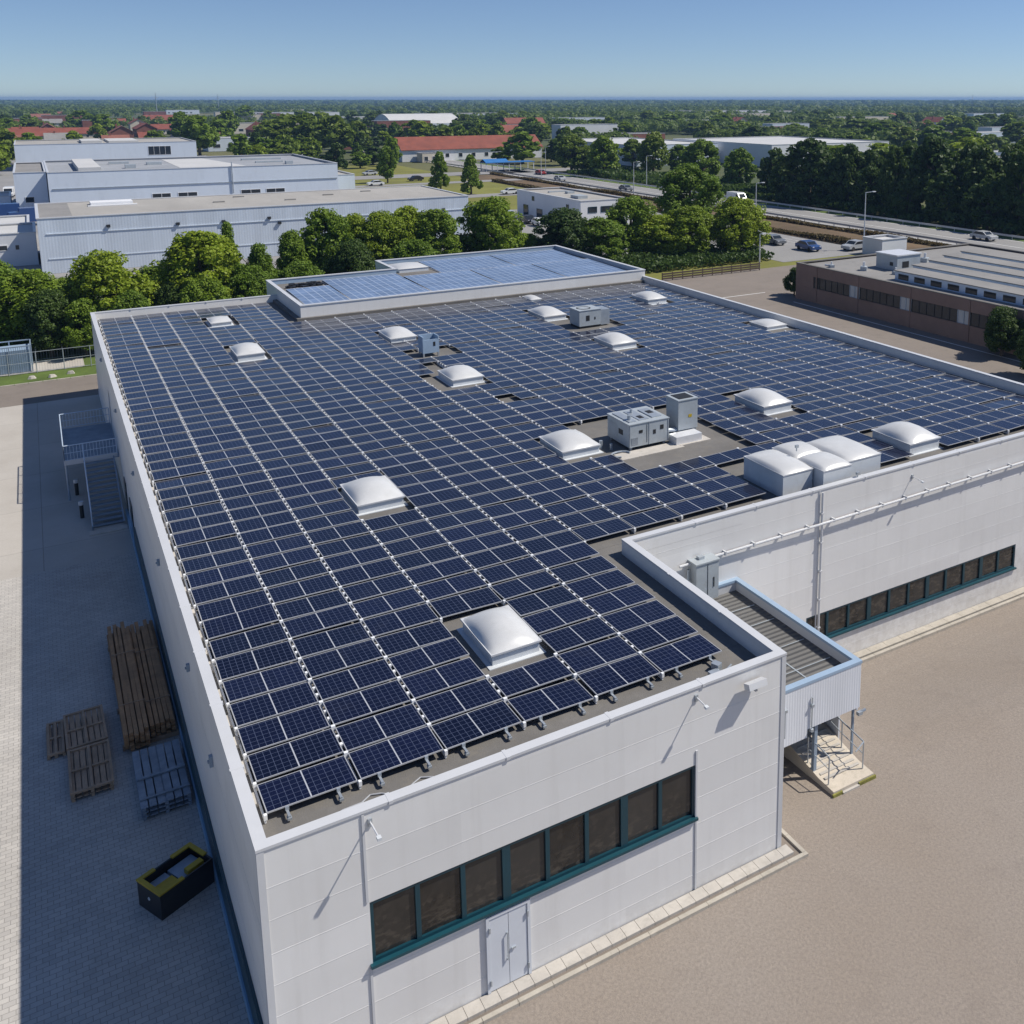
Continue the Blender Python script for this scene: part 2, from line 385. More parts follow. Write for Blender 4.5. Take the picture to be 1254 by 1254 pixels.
# ------------------------------------------------------------------ mesh building
class MB:
    def __init__(s): s.v = []; s.f = []; s.uv = []; s.mi = []; s.T = None
    def _p(s, p):
        p = Vector(p)
        return tuple(s.T @ p) if s.T is not None else tuple(p)
    def quad(s, a, b, c, d, uv=None, mi=0):
        i = len(s.v); s.v += [s._p(a), s._p(b), s._p(c), s._p(d)]
        s.f.append((i, i + 1, i + 2, i + 3)); s.uv.append(uv or [(0, 0)] * 4); s.mi.append(mi)
    def poly(s, pts, mi=0):
        i = len(s.v); s.v += [s._p(p) for p in pts]; s.f.append(tuple(range(i, i + len(pts)))); s.uv.append([(0, 0)] * len(pts)); s.mi.append(mi)
    def box(s, x0, y0, z0, x1, y1, z1, mi=0, M=None):
        P = [Vector(p) for p in ((x0, y0, z0), (x1, y0, z0), (x1, y1, z0), (x0, y1, z0), (x0, y0, z1), (x1, y0, z1), (x1, y1, z1), (x0, y1, z1))]
        if M is not None: P = [M @ p for p in P]
        i = len(s.v); s.v += [s._p(p) for p in P]
        for q in ((0, 3, 2, 1), (4, 5, 6, 7), (0, 1, 5, 4), (1, 2, 6, 5), (2, 3, 7, 6), (3, 0, 4, 7)):
            s.f.append(tuple(i + k for k in q)); s.uv.append([(0, 0)] * 4); s.mi.append(mi)
    def tube(s, a, b, r, n=6, r2=None, cap=True, mi=0):
        a = Vector(a); b = Vector(b); d = (b - a)
        if d.length < 1e-6: return
        q = d.to_track_quat('Z', 'Y'); r2 = r if r2 is None else r2
        i = len(s.v)
        for k in range(n):
            w = 2 * PI * k / n; e = Vector((math.cos(w), math.sin(w), 0))
            s.v.append(s._p(a + q @ (e * r))); s.v.append(s._p(b + q @ (e * r2)))
        for k in range(n):
            k2 = (k + 1) % n
            s.f.append((i + 2 * k, i + 2 * k2, i + 2 * k2 + 1, i + 2 * k + 1)); s.uv.append([(0, 0)] * 4); s.mi.append(mi)
        if cap:
            s.f.append(tuple(i + 2 * k + 1 for k in range(n))); s.uv.append([(0, 0)] * n); s.mi.append(mi)
            s.f.append(tuple(i + 2 * k for k in reversed(range(n)))); s.uv.append([(0, 0)] * n); s.mi.append(mi)
    def path(s, pts, r, n=6):
        for a, b in zip(pts[:-1], pts[1:]): s.tube(a, b, r, n)
    def mesh(s, name, mats, smooth=False):
        me = bpy.data.meshes.new(name); me.from_pydata(s.v, [], s.f)
        for mm in (mats if isinstance(mats, (list, tuple)) else [mats]): me.materials.append(mm)
        if any(s.mi): me.polygons.foreach_set("material_index", s.mi)
        uvl = me.uv_layers.new(name="UVMap")
        uvl.data.foreach_set("uv", [c for f in s.uv for p in f for c in p])
        if smooth: me.polygons.foreach_set("use_smooth", [True] * len(s.f))
        me.update()
        return me
    def build(s, name, mats, parent=None, smooth=False):
        o = bpy.data.objects.new(name, s.mesh(name, mats, smooth)); COL.objects.link(o)
        if parent is not None: o.parent = parent
        return o
def tag(o, label=None, cat=None, group=None, kind=None):
    for k, v in (("label", label), ("category", cat), ("group", group), ("kind", kind)):
        if v: o[k] = v
    return o
def thing(name, label, cat, loc=(0, 0, 0), rz=0.0, group=None):
    o = bpy.data.objects.new(name, None); COL.objects.link(o)
    o.location = loc; o.rotation_euler = (0, 0, rz); o.empty_display_size = .2
    return tag(o, label, cat, group)
def copy_tree(o, parent=None):
    c = o.copy(); COL.objects.link(c)
    if parent is not None: c.parent = parent
    for ch in list(o.children): copy_tree(ch, c)
    return c
def add_mesh(name, me, parent=None):
    o = bpy.data.objects.new(name, me); COL.objects.link(o)
    if parent is not None: o.parent = parent
    return o
ORD = "first second third fourth fifth sixth seventh eighth ninth tenth eleventh twelfth thirteenth fourteenth fifteenth sixteenth seventeenth eighteenth nineteenth twentieth".split()
def ordinal(n):
    if n <= 20: return ORD[n - 1]
    t = {2: "twenty", 3: "thirty", 4: "forty"}[n // 10]
    return t + "-" + ORD[n % 10 - 1] if n % 10 else {2: "twentieth", 3: "thirtieth", 4: "fortieth"}[n // 10]
def sheet(name, x0, y0, x1, y1, z, m, nx=1, ny=1, fn=None):
    b = MB()
    for i in range(nx):
        for j in range(ny):
            xa, xb = x0 + (x1 - x0) * i / nx, x0 + (x1 - x0) * (i + 1) / nx
            ya, yb = y0 + (y1 - y0) * j / ny, y0 + (y1 - y0) * (j + 1) / ny
            h = fn or (lambda x, y: 0)
            b.quad((xa, ya, z + h(xa, ya)), (xb, ya, z + h(xb, ya)), (xb, yb, z + h(xb, yb)), (xa, yb, z + h(xa, yb)))
    o = b.build(name, m, smooth=fn is not None)
    return tag(o, kind='structure')
def smooth(t):
    t = max(0, min(1, t)); return t * t * (3 - 2 * t)
def lot_h(x, y):     # the lot falls away towards the recessed wing
    return -1.8 * smooth((y - .2) / 8.2) * smooth((x - 16.5) / 6.5) * (1 - smooth((x - 46) / 15)) * (1 - smooth((y - 11) / 12))

# ------------------------------------------------------------------ the setting
FAR = 11800
g = MB()   # ring of open land around the site
X0, X1, Y0, Y1 = -30, 72, -40, 66
for (a, b_, c, d) in ((-FAR, -FAR, FAR, Y0), (-FAR, Y1, FAR, FAR), (-FAR, Y0, X0, Y1), (X1, Y0, FAR, Y1)):
    nx = 6; ny = 6
    for i in range(nx):
        for j in range(ny):
            xa, xb = a + (c - a) * i / nx, a + (c - a) * (i + 1) / nx; ya, yb = b_ + (d - b_) * j / ny, b_ + (d - b_) * (j + 1) / ny
            g.quad((xa, ya, -.12), (xb, ya, -.12), (xb, yb, -.12), (xa, yb, -.12))
tag(g.build("ground", MATS["open_land"]), kind='structure')
sheet("block_paving", -30, -40, .4, 33, 0.0, MATS["block_paving"])
sheet("concrete_yard", -30, 33, .4, 64.9, 0.0, MATS["concrete_bays"])
sheet("asphalt_lot", .4, -40, 72, 66, 0.0, MATS["tan_asphalt"], 72, 106, lot_h)
sheet("access_road", -60, 64.9, 13, 71.2, .004, asphwarm)
sheet("verge", -60, 71.2, 16, 104, -.02, greenv)
sheet("back_yard_grass", 16, 66, 62, 104, -.02, greenv)
sheet("side_lot", 44.5, 20, 100, 83.5, .008, asphwarm)
sheet("lawn_strip", 62, 83.5, 104, 92, -.01, lawn)
sheet("car_park", 86, 86, 104.5, 112, .02, asphpale)
sheet("depot_yard", 58, 104, 104, 168, .0, asphpale)
sheet("warehouse_yard", -80, 104, 58, 420, -.02, asphpale)
sheet("lawn", 58, 168, 105, 330, -.01, lawn)
sheet("lane", 58, 196, 121, 203, .03, asphpale)
sheet("lane", 58, 236, 121, 242, .03, asphpale)
sheet("lane", 58, 262, 150, 275, .03, asphpale)
sheet("bank", 105, 60, 119, 260, .0, drybank)
sheet("road", 119.5, -60, 132, 420, .03, asphpale)
for x in (120.2, 125.7, 131.2):
    tag(sheet("road_marking", x - .12, -60, x + .12, 420, .05, whiteline), kind='structure')
sheet("verge", 132, -60, 136, 420, -.01, greenv)
# yard lines on the side lot, parking bays
mk = MB()
mk.box(69.2, 25, .012, 69.35, 64, .016)
mk.box(49, 70.0, .012, 70, 70.15, .016)
tag(mk.build("yard_marking", whiteline), kind='structure')
mk = MB()
for i in range(10): mk.box(88 + i * 1.7, 100, .026, 88.1 + i * 1.7, 105, .03)
tag(mk.build("bay_marking", whiteline), kind='structure')
# pale verge strip with concrete edge beyond the road on the left
sheet("yard_strip", -60, 74.9, -.5, 78.8, .01, MATS["concrete_bays"])
kb = MB()
for i in range(60): kb.box(-58.5 + i * .98, 71.1, -.02, -57.55 + i * .98, 71.25, .10)
tag(kb.build("road_kerb", kerbm), kind='structure')

# ------------------------------------------------------------------ the warehouse
ZT, ZR = 6.60, 6.0
wh = thing("warehouse", "large white flat-roofed warehouse carrying the solar panels", "warehouse")
def wall_skin(mb, p0, p1, z0, z1, holes=(), depth=.14, lips=None):
    p0 = Vector((*p0, 0)); p1 = Vector((*p1, 0)); d = (p1 - p0); L = d.length; d.normalize(); n = Vector((d.y, -d.x, 0))
    us = sorted({0, L} | {h[0] for h in holes} | {h[1] for h in holes}); zs = sorted({z0, z1} | {h[2] for h in holes} | {h[3] for h in holes})
    P = lambda u, z, o=0.0: p0 + d * u + n * o + Vector((0, 0, z))
    for a, b in zip(us[:-1], us[1:]):
        for c, e in zip(zs[:-1], zs[1:]):
            um, zm = (a + b) / 2, (c + e) / 2
            if any(h[0] < um < h[1] and h[2] < zm < h[3] for h in holes): continue
            mb.quad(P(a, c), P(b, c), P(b, e), P(a, e))
    for (a, b, c, e) in holes:
        q = -depth
        mb.quad(P(a, c), P(a, e), P(a, e, q), P(a, c, q)); mb.quad(P(b, e), P(b, c), P(b, c, q), P(b, e, q))
        mb.quad(P(a, e), P(b, e), P(b, e, q), P(a, e, q)); mb.quad(P(b, c), P(a, c), P(a, c, q), P(b, c, q))
    if lips:
        rot = Matrix.Translation(p0) @ Matrix(((d.x, n.x, 0, 0), (d.y, n.y, 0, 0), (0, 0, 1, 0), (0, 0, 0, 1)))
        for z in lips:
            segs = [(0.02, L - .02)]
            for (a, b, c, e) in holes:
                if c - .05 < z < e + .05:
                    segs = [s for (s0, s1) in segs for s in ((s0, min(s1, a - .06)), (max(s0, b + .06), s1)) if s[1] - s[0] > .05]
            for (s0, s1) in segs:
                mb.box(s0, .0, z - .007, s1, .004, z + .007, M=rot)
def offset(poly, d, closed):
    n = len(poly); out = []
    for i in range(n):
        p = Vector(poly[i]); ns = []
        for a, b in (((i - 1), i), (i, (i + 1))):
            if not closed and (a < 0 or b >= n): continue
            e = (Vector(poly[b % n]) - Vector(poly[a % n])).normalized(); ns.append(Vector((e.y, -e.x)))
        if len(ns) == 1: out.append(p + ns[0] * d)
        else: out.append(p + (ns[0] + ns[1]) * (d / (1 + ns[0].dot(ns[1]))))
    return out
def ring(mb, poly, do, di, z0, z1, closed=True):
    A = offset(poly, do, closed); B = offset(poly, di, closed); n = len(poly)
    for i in range(n if closed else n - 1):
        j = (i + 1) % n; a, b, c, d = A[i], A[j], B[j], B[i]
        mb.quad((*a, z1), (*b, z1), (*c, z1), (*d, z1)); mb.quad((*a, z0), (*d, z0), (*c, z0), (*b, z0))
        mb.quad((*a, z0), (*b, z0), (*b, z1), (*a, z1)); mb.quad((*c, z0), (*d, z0), (*d, z1), (*c, z1))
    if not closed:
        mb.quad((*A[0], z0), (*A[0], z1), (*B[0], z1), (*B[0], z0)); mb.quad((*A[-1], z1), (*A[-1], z0), (*B[-1], z0), (*B[-1], z1))
BX0, BX1, BY0, BY1, BXS, BYS, ZB = 13.6, 44.4, 55.8, 74.0, 24.8, 68.5, 7.2
WX, WY = 14.8, 8.9
main = [(BX1, BY0), (BX1, WY), (WX, WY), (WX, 0), (0, 0), (0, 64.5), (BX0, 64.5)][::-1]   # counter-clockwise, open along the raised part
boxp = [(BX0, BY0), (BX1, BY0), (BX1, BY1), (BXS, BY1), (BXS, BYS), (BX0, BYS)]
lips_front = [.62, 1.42, 2.24, 3.06, 3.88, 4.74, 5.56]
FW = (2.35, 11.6, 2.5, 4.15)       # front window band: x0, x1, z0, z1
w = MB(); wall_skin(w, (0, 0), (WX, 0), -.1, ZT - .07, [FW], .16, lips_front); w.build("wall", wallw, wh)
w = MB(); wall_skin(w, (WX, 0), (WX, WY), -2.2, ZT - .07, [], .16, lips_front); w.build("wall", wallw, wh)
WW = (23.5 - WX, 37.1 - WX, -.35, .88)
w = MB(); wall_skin(w, (WX, WY), (BX1, WY), -2.4, ZT - .07, [WW], .16, [-1.1, 1.55, 2.3, 3.05, 3.8, 4.55, 5.75]); w.build("wall", wallw, wh)
w = MB(); wall_skin(w, (BX1, WY), (BX1, BY0), -2.4, ZT - .07); w.build("wall", wallw, wh)
w = MB(); wall_skin(w, (0, 64.5), (0, 0), -.1, ZT - .07, [(64.5 - 48.6, 64.5 - 47.4, 2.45, 4.6)], .12, [2.2, 4.4]); w.build("wall", wallw, wh)
w = MB(); wall_skin(w, (BX0, 64.5), (0, 64.5), -.1, ZT - .07); w.build("wall", wallw, wh)
w = MB(); ring(w, main, -.002, -.24, ZR, ZT - .07, False); w.build("parapet", wallw, wh)
c = MB(); ring(c, main, .03, -.255, ZT - .07, ZT, False)
def coping_joints(mb, poly, closed, z, step):
    n = len(poly)
    for i in range(n if closed else n - 1):
        a = Vector(poly[i]); b = Vector(poly[(i + 1) % n]); d = b - a; L = d.length; d.normalize(); nn = Vector((d.y, -d.x))
        M_ = Matrix.Translation((a.x, a.y, 0)) @ Matrix(((d.x, nn.x, 0, 0), (d.y, nn.y, 0, 0), (0, 0, 1, 0), (0, 0, 0, 1)))
        k = int(L // step)
        for q in range(1, k + 1):
            u = q * L / (k + 1)
            mb.box(u - .05, -.284, z - .075, u + .05, .047, z + .004, M=M_)
coping_joints(c, main, False, ZT, 3.1)
c.build("coping", copingm, wh)
r = MB()
r.quad((.0, .0, ZR), (WX, .0, ZR), (WX, WY, ZR), (0, WY, ZR)); r.quad((0, WY, ZR), (BX1, WY, ZR), (BX1, BY0, ZR), (0, BY0, ZR)); r.quad((0, BY0, ZR), (BX0, BY0, ZR), (BX0, 64.5, ZR), (0, 64.5, ZR))
for i in range(14):   # welded laps of the roofing felt
    y = .9 + i * 1.0
    r.box(.3, y, ZR, WX - .3 if y < WY else 20, y + .1, ZR + .006)
r.build("roof_deck", roofm, wh)
# raised rear part
w = MB()
for i in range(6): wall_skin(w, boxp[i], boxp[(i + 1) % 6], -.1 if i else ZR - .1, ZB - .07)
w.build("raised_wall", wallw, wh)
w = MB(); ring(w, boxp, -.002, -.24, ZB - .45, ZB - .07); w.build("raised_parapet", bluegrey, wh)
c = MB(); ring(c, boxp, .045, -.28, ZB - .07, ZB); coping_joints(c, boxp, True, ZB, 3.4); c.build("raised_coping", copingm, wh)
r = MB(); zz = ZB - .45
r.quad((BX0, BY0, zz), (BX1, BY0, zz), (BX1, BYS, zz), (BX0, BYS, zz)); r.quad((BXS, BYS, zz), (BX1, BYS, zz), (BX1, BY1, zz), (BXS, BY1, zz)); r.build("raised_roof_deck", roofm, wh)
fl = MB(); fl.box(BX0 - .35, BY0 - .02, ZR, BX0 - .02, BYS - 4.2, ZR + .22); fl.box(BX0 - .35, BY0 - .35, ZR, BX1 - .3, BY0 - .02, ZR + .25); fl.build("roof_upstand", roofm, wh)
# window bands
def window_band(x0, x1, z0, z1, y, n, thick):
    fr = MB(); yo = y + .02; yi = y + .13; fwid = .085
    fr.box(x0, yo, z0, x1, yi, z0 + fwid); fr.box(x0, yo, z1 - fwid, x1, yi, z1)
    pw = (x1 - x0) / n
    for i in range(n + 1):
        t_ = .11 if i in thick else .06
        xc = x0 + i * pw
        a, b = (xc, xc + fwid) if i == 0 else ((xc - fwid, xc) if i == n else (xc - t_, xc + t_))
        fr.box(a, yo + .003 if i not in (0, n) else yo, z0 + fwid, b, yi, z1 - fwid)
    o = fr.build("window", tealm, wh)
    for i in range(n):
        p = MB(); xa = x0 + i * pw + .05; xb = x0 + (i + 1) * pw - .05; yy = y + .085
        p.quad((xa, yy, z0 + .06), (xb, yy, z0 + .06), (xb, yy, z1 - .06), (xa, yy, z1 - .06)); p.build("pane", panem, o)
    s = MB(); s.box(x0 - .06, y - .10, z0 - .075, x1 + .06, y + .10, z0 + .004); s.build("sill", tealsill, o)
    return o
window_band(FW[0], FW[1], FW[2], FW[3], 0, 8, (3, 6))
window_band(23.5, 37.1, -.35, .88, WY, 11, (3, 6, 9))
# vertical trims: corners, seams, downpipes
for (x, y, z0) in ((0, 0, -.1), (WX, 0, -.1)):
    t_ = MB(); t_.box(x - .02, y - .02, z0, x + .14 if x == 0 else x + .02, y + .10, ZT - .072)
    if x: t_.box(x - .14, y - .02, z0, x - .021, y + .02, ZT - .072)
    t_.build("corner_trim", copingm, wh)
for x, y, z0, z1 in ((2.3, 0, .15, 2.4), (2.3, 0, 4.2, 6.5), (11.63, 0, .15, 4.6), (24.02, WY, -1.7, 6.5), (7.4, 0, 4.2, 4.25)):
    if z1 - z0 < .2: continue
    t_ = MB(); t_.box(x - .03, y - .03, z0, x + .03, y - .002, z1); t_.build("seam_trim", copingm, wh)
t_ = MB(); t_.tube((24.12, WY - .09, -1.75), (24.12, WY - .09, 6.45), .05, 8)
for z in (-1, .3, 1.6, 2.9, 4.2, 5.5): t_.box(24.05, WY - .15, z, 24.19, WY - .004, z + .05)
t_.build("downpipe", copingm, wh)
# long conduit under the wing's roof edge
t_ = MB(); pts = [(16.9, WY - .13, 5.02), (18.9, WY - .13, 5.04), (24.0, WY - .17, 5.09), (44.2, WY - .13, 5.3)]
t_.path(pts, .055, 8)
for i in range(19):
    x = 17.6 + i * 1.42; z = 5.03 + (x - 16.9) * .0101
    t_.box(x, WY - .21, z - .09, x + .07, WY - .004, z + .075)
t_.build("conduit", copingm, wh)
# plinth along the shaded side
t_ = MB(); t_.box(-.09, .35, .30, -.004, 33.5, 1.15); t_.build("plinth_band", tealm, wh)
t_ = MB(); t_.box(-.14, .30, -.02, -.004, 38.5, .298); t_.build("plinth", plinthb, wh)
t_ = MB()
for y0, y1 in ((34.2, 35.6), (37.9, 39.0)): t_.box(-.05, y0, .4, -.004, y1, 2.0)
t_.build("side_window", winglass, wh)
# double door in the front
dr = MB(); dr.box(5.18, -.07, .14, 5.26, -.002, 2.36); dr.box(6.32, -.07, .14, 6.40, -.002, 2.36); dr.box(5.261, -.07, 2.28, 6.319, -.002, 2.36)
dd = dr.build("door", doorm, wh)
for a, b in ((5.27, 5.785), (5.80, 6.31)):
    l = MB(); l.box(a, -.05, .16, b, -.004, 2.27); l.build("door_leaf", doorm, dd)
l = MB(); l.tube((5.74, -.10, .9), (5.74, -.10, 1.7), .015); l.box(5.725, -.10, .9, 5.755, -.05, .93); l.box(5.725, -.10, 1.67, 5.755, -.05, 1.7); l.box(5.85, -.09, 1.15, 5.97, -.05, 1.19); l.build("handle", steel, dd)
l = MB()
for z in (.35, 1.9):
    for x in (5.245, 6.30):
        l = MB(); l.box(x, -.10, z, x + .04, -.072, z + .16); l.build("hinge", steel, dd)
# door on the shaded side at the top of the stairs
dr = MB(); dr.box(.06, 47.45, 2.46, .10, 48.55, 4.55); dr.build("door", winglass, wh)
# wall-mounted fittings, each of its own
def wall_stick(x, y, z, out, label):
    o = thing("wall_lamp", label, "lamp", (x, y, z), 0, None)
    b = MB(); b.box(-.05, -.04, -.10, .05, -.002, .10); b.build("bracket", steel, o)
    b = MB(); b.tube((0, -.04, .02), (.05, -out, -.06), .02, 8); b.build("arm", alum, o)
    b = MB(); b.box(.0, -out - .08, -.10, .10, -out + .04, -.03); b.build("lamp_head", curbm, o)
wall_stick(2.46, 0, 6.24, .52, "short stick lamp on the front wall near the left roof corner")
wall_stick(11.6, 0, 6.24, .42, "small stick lamp on the front wall above the window band's right end")
wall_stick(29.5, WY, 6.0, .55, "stick lamp on the recessed wing wall above its conduit")
o = thing("floodlight", "boxy white floodlight under the right end of the front roof edge", "lamp", (13.5, 0, 6.0))
b = MB(); b.box(-.04, -.3, -.05, .04, -.002, .0); b.build("bracket", steel, o)
b = MB(); b.box(-.32, -.42, -.02, .32, -.16, .16, M=Matrix.Rotation(math.radians(-18), 4, 'X')); b.build("housing", copingm, o)
# little fittings on the shaded side
for y, z, s_ in ((7.0, 4.4, .16), (11.3, 5.0, .12), (19.5, 5.1, .12), (30.0, 5.2, .1), (40.5, 5.4, .1), (53.0, 5.5, .12)):
    b = MB(); b.box(-.10, y - s_ * .5, z - s_, -.004, y + s_ * .5, z + s_); b.box(-.14, y - s_ * .2, z - s_ * .3, -.101, y + s_ * .2, z + s_ * .2)
    tag(b.build("junction_box", greymet), "small grey junction box high on the shaded side wall", "junction box", "junction boxes on the shaded side wall")
# kerbs
b = MB()
x = -.1
while x < 14.9:
    L = .46; b.box(x, -.40, -.02, min(x + L - .012, 15.0), -.03, .13); x += L
b.build("edge_slab", slabm)
tag(bpy.data.objects["edge_slab"], kind='structure')
b = MB(); x = -.1
while x < 15.3:
    L = .98; b.box(x, -.66, -.05, min(x + L - .012, 15.36), -.53, .10); x += L
y = -.52
while y < 1.1:
    b.box(15.23, y, -.05, 15.36, min(y + .8, 1.1), .10); y += .81
tag(b.build("kerb", kerbm), kind='structure')
b = MB(); b.box(-.1, -.53, -.05, 15.23, -.40, .03); b.box(14.82, -.399, -.05, 15.23, 1.0, .03)
tag(b.build("gutter", asphwarm), kind='structure')
b = MB(); x = 20.2
while x < 44:
    b.box(x, WY - .62, lot_h(x, WY - .5) - .1, x + .97, WY - .46, -1.66); b.box(x, WY - .40, -1.9, x + .97, WY - .02, -1.62); x += .985
tag(b.build("wing_kerb", kerbm), kind='structure')

# ------------------------------------------------------------------ solar panels
PX0, PY0, PW, PH, DX, DY = .50, 1.55, 2.12, 1.182, 2.2, 1.265
ZP = 6.16
holes = []
SKY = [  # x, y, w, d, curb, dome height
    (8.3, 5.95, 1.66, 2.5, .35, .36), (8.17, 19.1, 1.98, 2.7, .35, .36), (18.1, 20.2, 2.05, 2.6, .35, .36), (18.05, 34.3, 2.0, 2.6, .35, .36), (18.05, 46.4, 1.9, 3.0, .35, .36),
    (8.15, 46.9, 1.75, 2.9, .4, .32), (8.15, 58.1, 1.5, 2.2, .25, .18), (30.15, 47.2, 1.95, 3.0, .35, .36), (31.8, 53.4, 1.0, 1.9, .25, .16), (30.25, 36.8, 1.98, 2.7, .35, .36),
    (40.05, 48.1, 1.9, 2.7, .40, .34), (30.2, 20.5, 2.0, 2.7, .45, .40), (32.4, 12.1, 2.1, 2.6, .5, .42), (42.75, 35.7, 1.9, 2.2, .2, .22)]
for (x, y, w_, d_, *_r) in SKY: holes.append((x - w_ / 2 - .01, y - d_ / 2 - .30, x + w_ / 2 + .01, y + d_ / 2 + .06))
holes += [(22.6, 9.2, 28.8, 13.1), (19.3, 16.6, 25.2, 22.0), (29.5, 41.3, 32.6, 44.0), (17.2, 39.7, 19.6, 42.0), (16.3, 33.0, 16.99, 35.4), (17.1, 31.9, 18.0, 32.9), (17.1, 36.4, 17.9, 37.6), (18.2, 28.2, 19.0, 28.9)]
def allowed(x0, y0, x1, y1):
    if x1 > 44.05 or x0 < .3: return False
    if y0 < WY + .9 and x1 > WX - .45: return False
    if y1 > 64.0: return False
    if y1 > BY0 - .45 and x1 > BX0 - .4: return False
    return not any(x0 < h[2] and x1 > h[0] and y0 < h[3] and y1 > h[1] for h in holes)
slots = []
for k in range(20):
    for j in range(50):
        x = PX0 + DX * k; y = PY0 + DY * j
        if allowed(x, y, x + PW, y + PH): slots.append((x, y, 0))
        elif allowed(x, y, x + PW / 2 - .02, y + PH): slots.append((x, y, 1))
        elif allowed(x + PW / 2 + .02, y, x + PW, y + PH): slots.append((x + PW / 2 + .02, y, 1))
def panel_parts(W_, frame, glass, T=None, gi=0):
    fw = .02; th = .035
    frame.T = T; glass.T = T
    for q in ((0, 0, W_, fw), (0, PH - fw, W_, PH), (0, fw, fw, PH - fw), (W_ - fw, fw, W_, PH - fw)):
        frame.box(q[0], q[1], 0, q[2], q[3], th)
    ub = W_ - 2 * fw; vb = PH - 2 * fw
    glass.quad((fw, fw, th - .006), (W_ - fw, fw, th - .006), (W_ - fw, PH - fw, th - .006), (fw, PH - fw, th - .006), uv=[(0, 0), (ub, 0), (ub, vb), (0, vb)], mi=gi)
    glass.quad((fw, fw, .01), (fw, PH - fw, .01), (W_ - fw, PH - fw, .01), (W_ - fw, fw, .01), mi=gi)
pm = {}
for half in (0, 1):
    W_ = PW if not half else PW / 2 - .02
    fr = MB(); gl = MB(); panel_parts(W_, fr, gl)
    pm[half] = (fr.mesh("frame", framewhite), gl.mesh("cell_sheet", cellm))
brm = []
for x in (.45, 1.65):
    br = MB()
    br.box(x - .03, -.28, -.10, x + .03, .10, -.055); br.box(x - .045, -.05, -.054, x + .045, .0, .03); br.box(x - .05, -.30, -.158, x + .05, -.18, -.101)
    brm.append(br.mesh("bracket", steel))
slots.sort(key=lambda s: (s[0] + 1 - CAM.x) ** 2 + (s[1] - CAM.y) ** 2)
def pose(s):
    x, y, half = s
    tilt = math.radians(-1.3 + random.gauss(0, .45)); roll = math.radians(random.gauss(0, .4))
    yaw = math.radians(random.gauss(0, .25))
    if random.random() < .05: tilt += math.radians(random.uniform(-2.2, 2.2)); yaw *= 3
    return Matrix.Translation((x + random.gauss(0, .009), y + random.gauss(0, .009), ZP + .055 + random.uniform(-.008, .008))) @ Matrix.Rotation(yaw, 4, 'Z') @ Matrix.Rotation(roll, 4, 'Y') @ Matrix.Rotation(tilt, 4, 'X')
front = sorted([s for s in slots if s[1] < PY0 + .1], key=lambda s: s[0])
for s in slots[:300]:
    half = s[2]
    o = bpy.data.objects.new("solar_module", None); COL.objects.link(o); o.matrix_world = pose(s); o.empty_display_size = .2
    if s in front:
        i = front.index(s)
        tag(o, "dark blue solar panel in the front parapet row, %s" % ("at the left roof corner" if i == 0 else ordinal(i + 1) + " from the left"), "solar panel", "solar panels on the warehouse roof")
        [add_mesh("bracket", q, o) for q in brm]
    elif half:
        tag(o, "half-width blue solar panel fitted beside a skylight or roof unit", "solar panel", "half-width solar panels on the warehouse roof")
    else:
        tag(o, "dark blue framed solar panel in the rows behind the front row of the roof", "solar panel", "solar panels on the warehouse roof")
    add_mesh("frame", pm[half][0], o); add_mesh("cell_sheet", pm[half][1], o)
mb = MB()
for s in slots[300:]:
    panel_parts(PW if not s[2] else PW / 2 - .02, mb, mb, pose(s), 1)
mb.T = None
tag(mb.build("solar_modules", [framewhite, cellm]), "rows of blue solar panels on the far half of the warehouse roof", "solar panels", None, "stuff")
# mounting rails with their clamps, one in each gap between panel columns
occ = {}
for (x, y, half) in slots:
    k = int((x - PX0 + .05) // DX); j = int(round((y - PY0) / DY)); occ.setdefault(k, set()).add(j)
for k in range(-1, 20):
    J = sorted(occ[k] & occ[k + 1]) if k in occ and k + 1 in occ and k != 6 else sorted(occ.get(k, set()) | occ.get(k + 1, set()))
    if not J: continue
    xc = PX0 + DX * (k + 1) - (DX - PW) / 2
    if k == -1: xc = PX0 - .05
    b = MB(); run = [J[0], J[0]]; runs = []
    for j in J[1:]:
        if j == run[1] + 1: run[1] = j
        else: runs.append(run); run = [j, j]
    runs.append(run)
    for ri, (a, e) in enumerate(runs):
        b = MB()
        b.box(xc - .022, PY0 + DY * a - .05, ZR + .02, xc + .022, PY0 + DY * (e + 1) - .02, ZR + .10)
        for j in range(a, e + 2):
            yy = PY0 + DY * j - .05
            if k == -1 or j == a:
                b.box(xc - .03, yy - .02, ZR + .103, xc + .045, yy + .07, ZP + .075); continue
            b.box(xc - .052, yy - .045, ZR + .103, xc + .052, yy + .045, ZP + .10)
            if j <= e:
                b.box(xc - .036, yy + .40, ZR + .103, xc + .036, yy + .50, ZP + .07); b.box(xc - .036, yy + .78, ZR + .103, xc + .036, yy + .86, ZP + .07)
        tag(b.build("mounting_rail", railwhite), "white rail in the %s panel column gap from the left parapet" % ordinal(k + 2) + (", %s piece from front" % ordinal(ri + 1) if len(runs) > 1 else ""), "mounting rail", "mounting rails between panel columns")
# ballast blocks along the left parapet
bl = MB(); bl.box(0, 0, 0, .17, .42, .10); blm = bl.mesh("ballast_block", slabm)
i = 0; y = 2.2
while y < 62:
    o = add_mesh("ballast_block", blm); o.location = (.27 + random.uniform(0, .03), y, ZR); o.rotation_euler = (0, 0, random.gauss(0, .06)); o.scale = (1, random.uniform(.7, 1.5), random.uniform(.6, 1.3))
    tag(o, "pale concrete block on the roof strip along the left parapet", "block", "ballast blocks along the left parapet"); y += random.uniform(.9, 1.9); i += 1
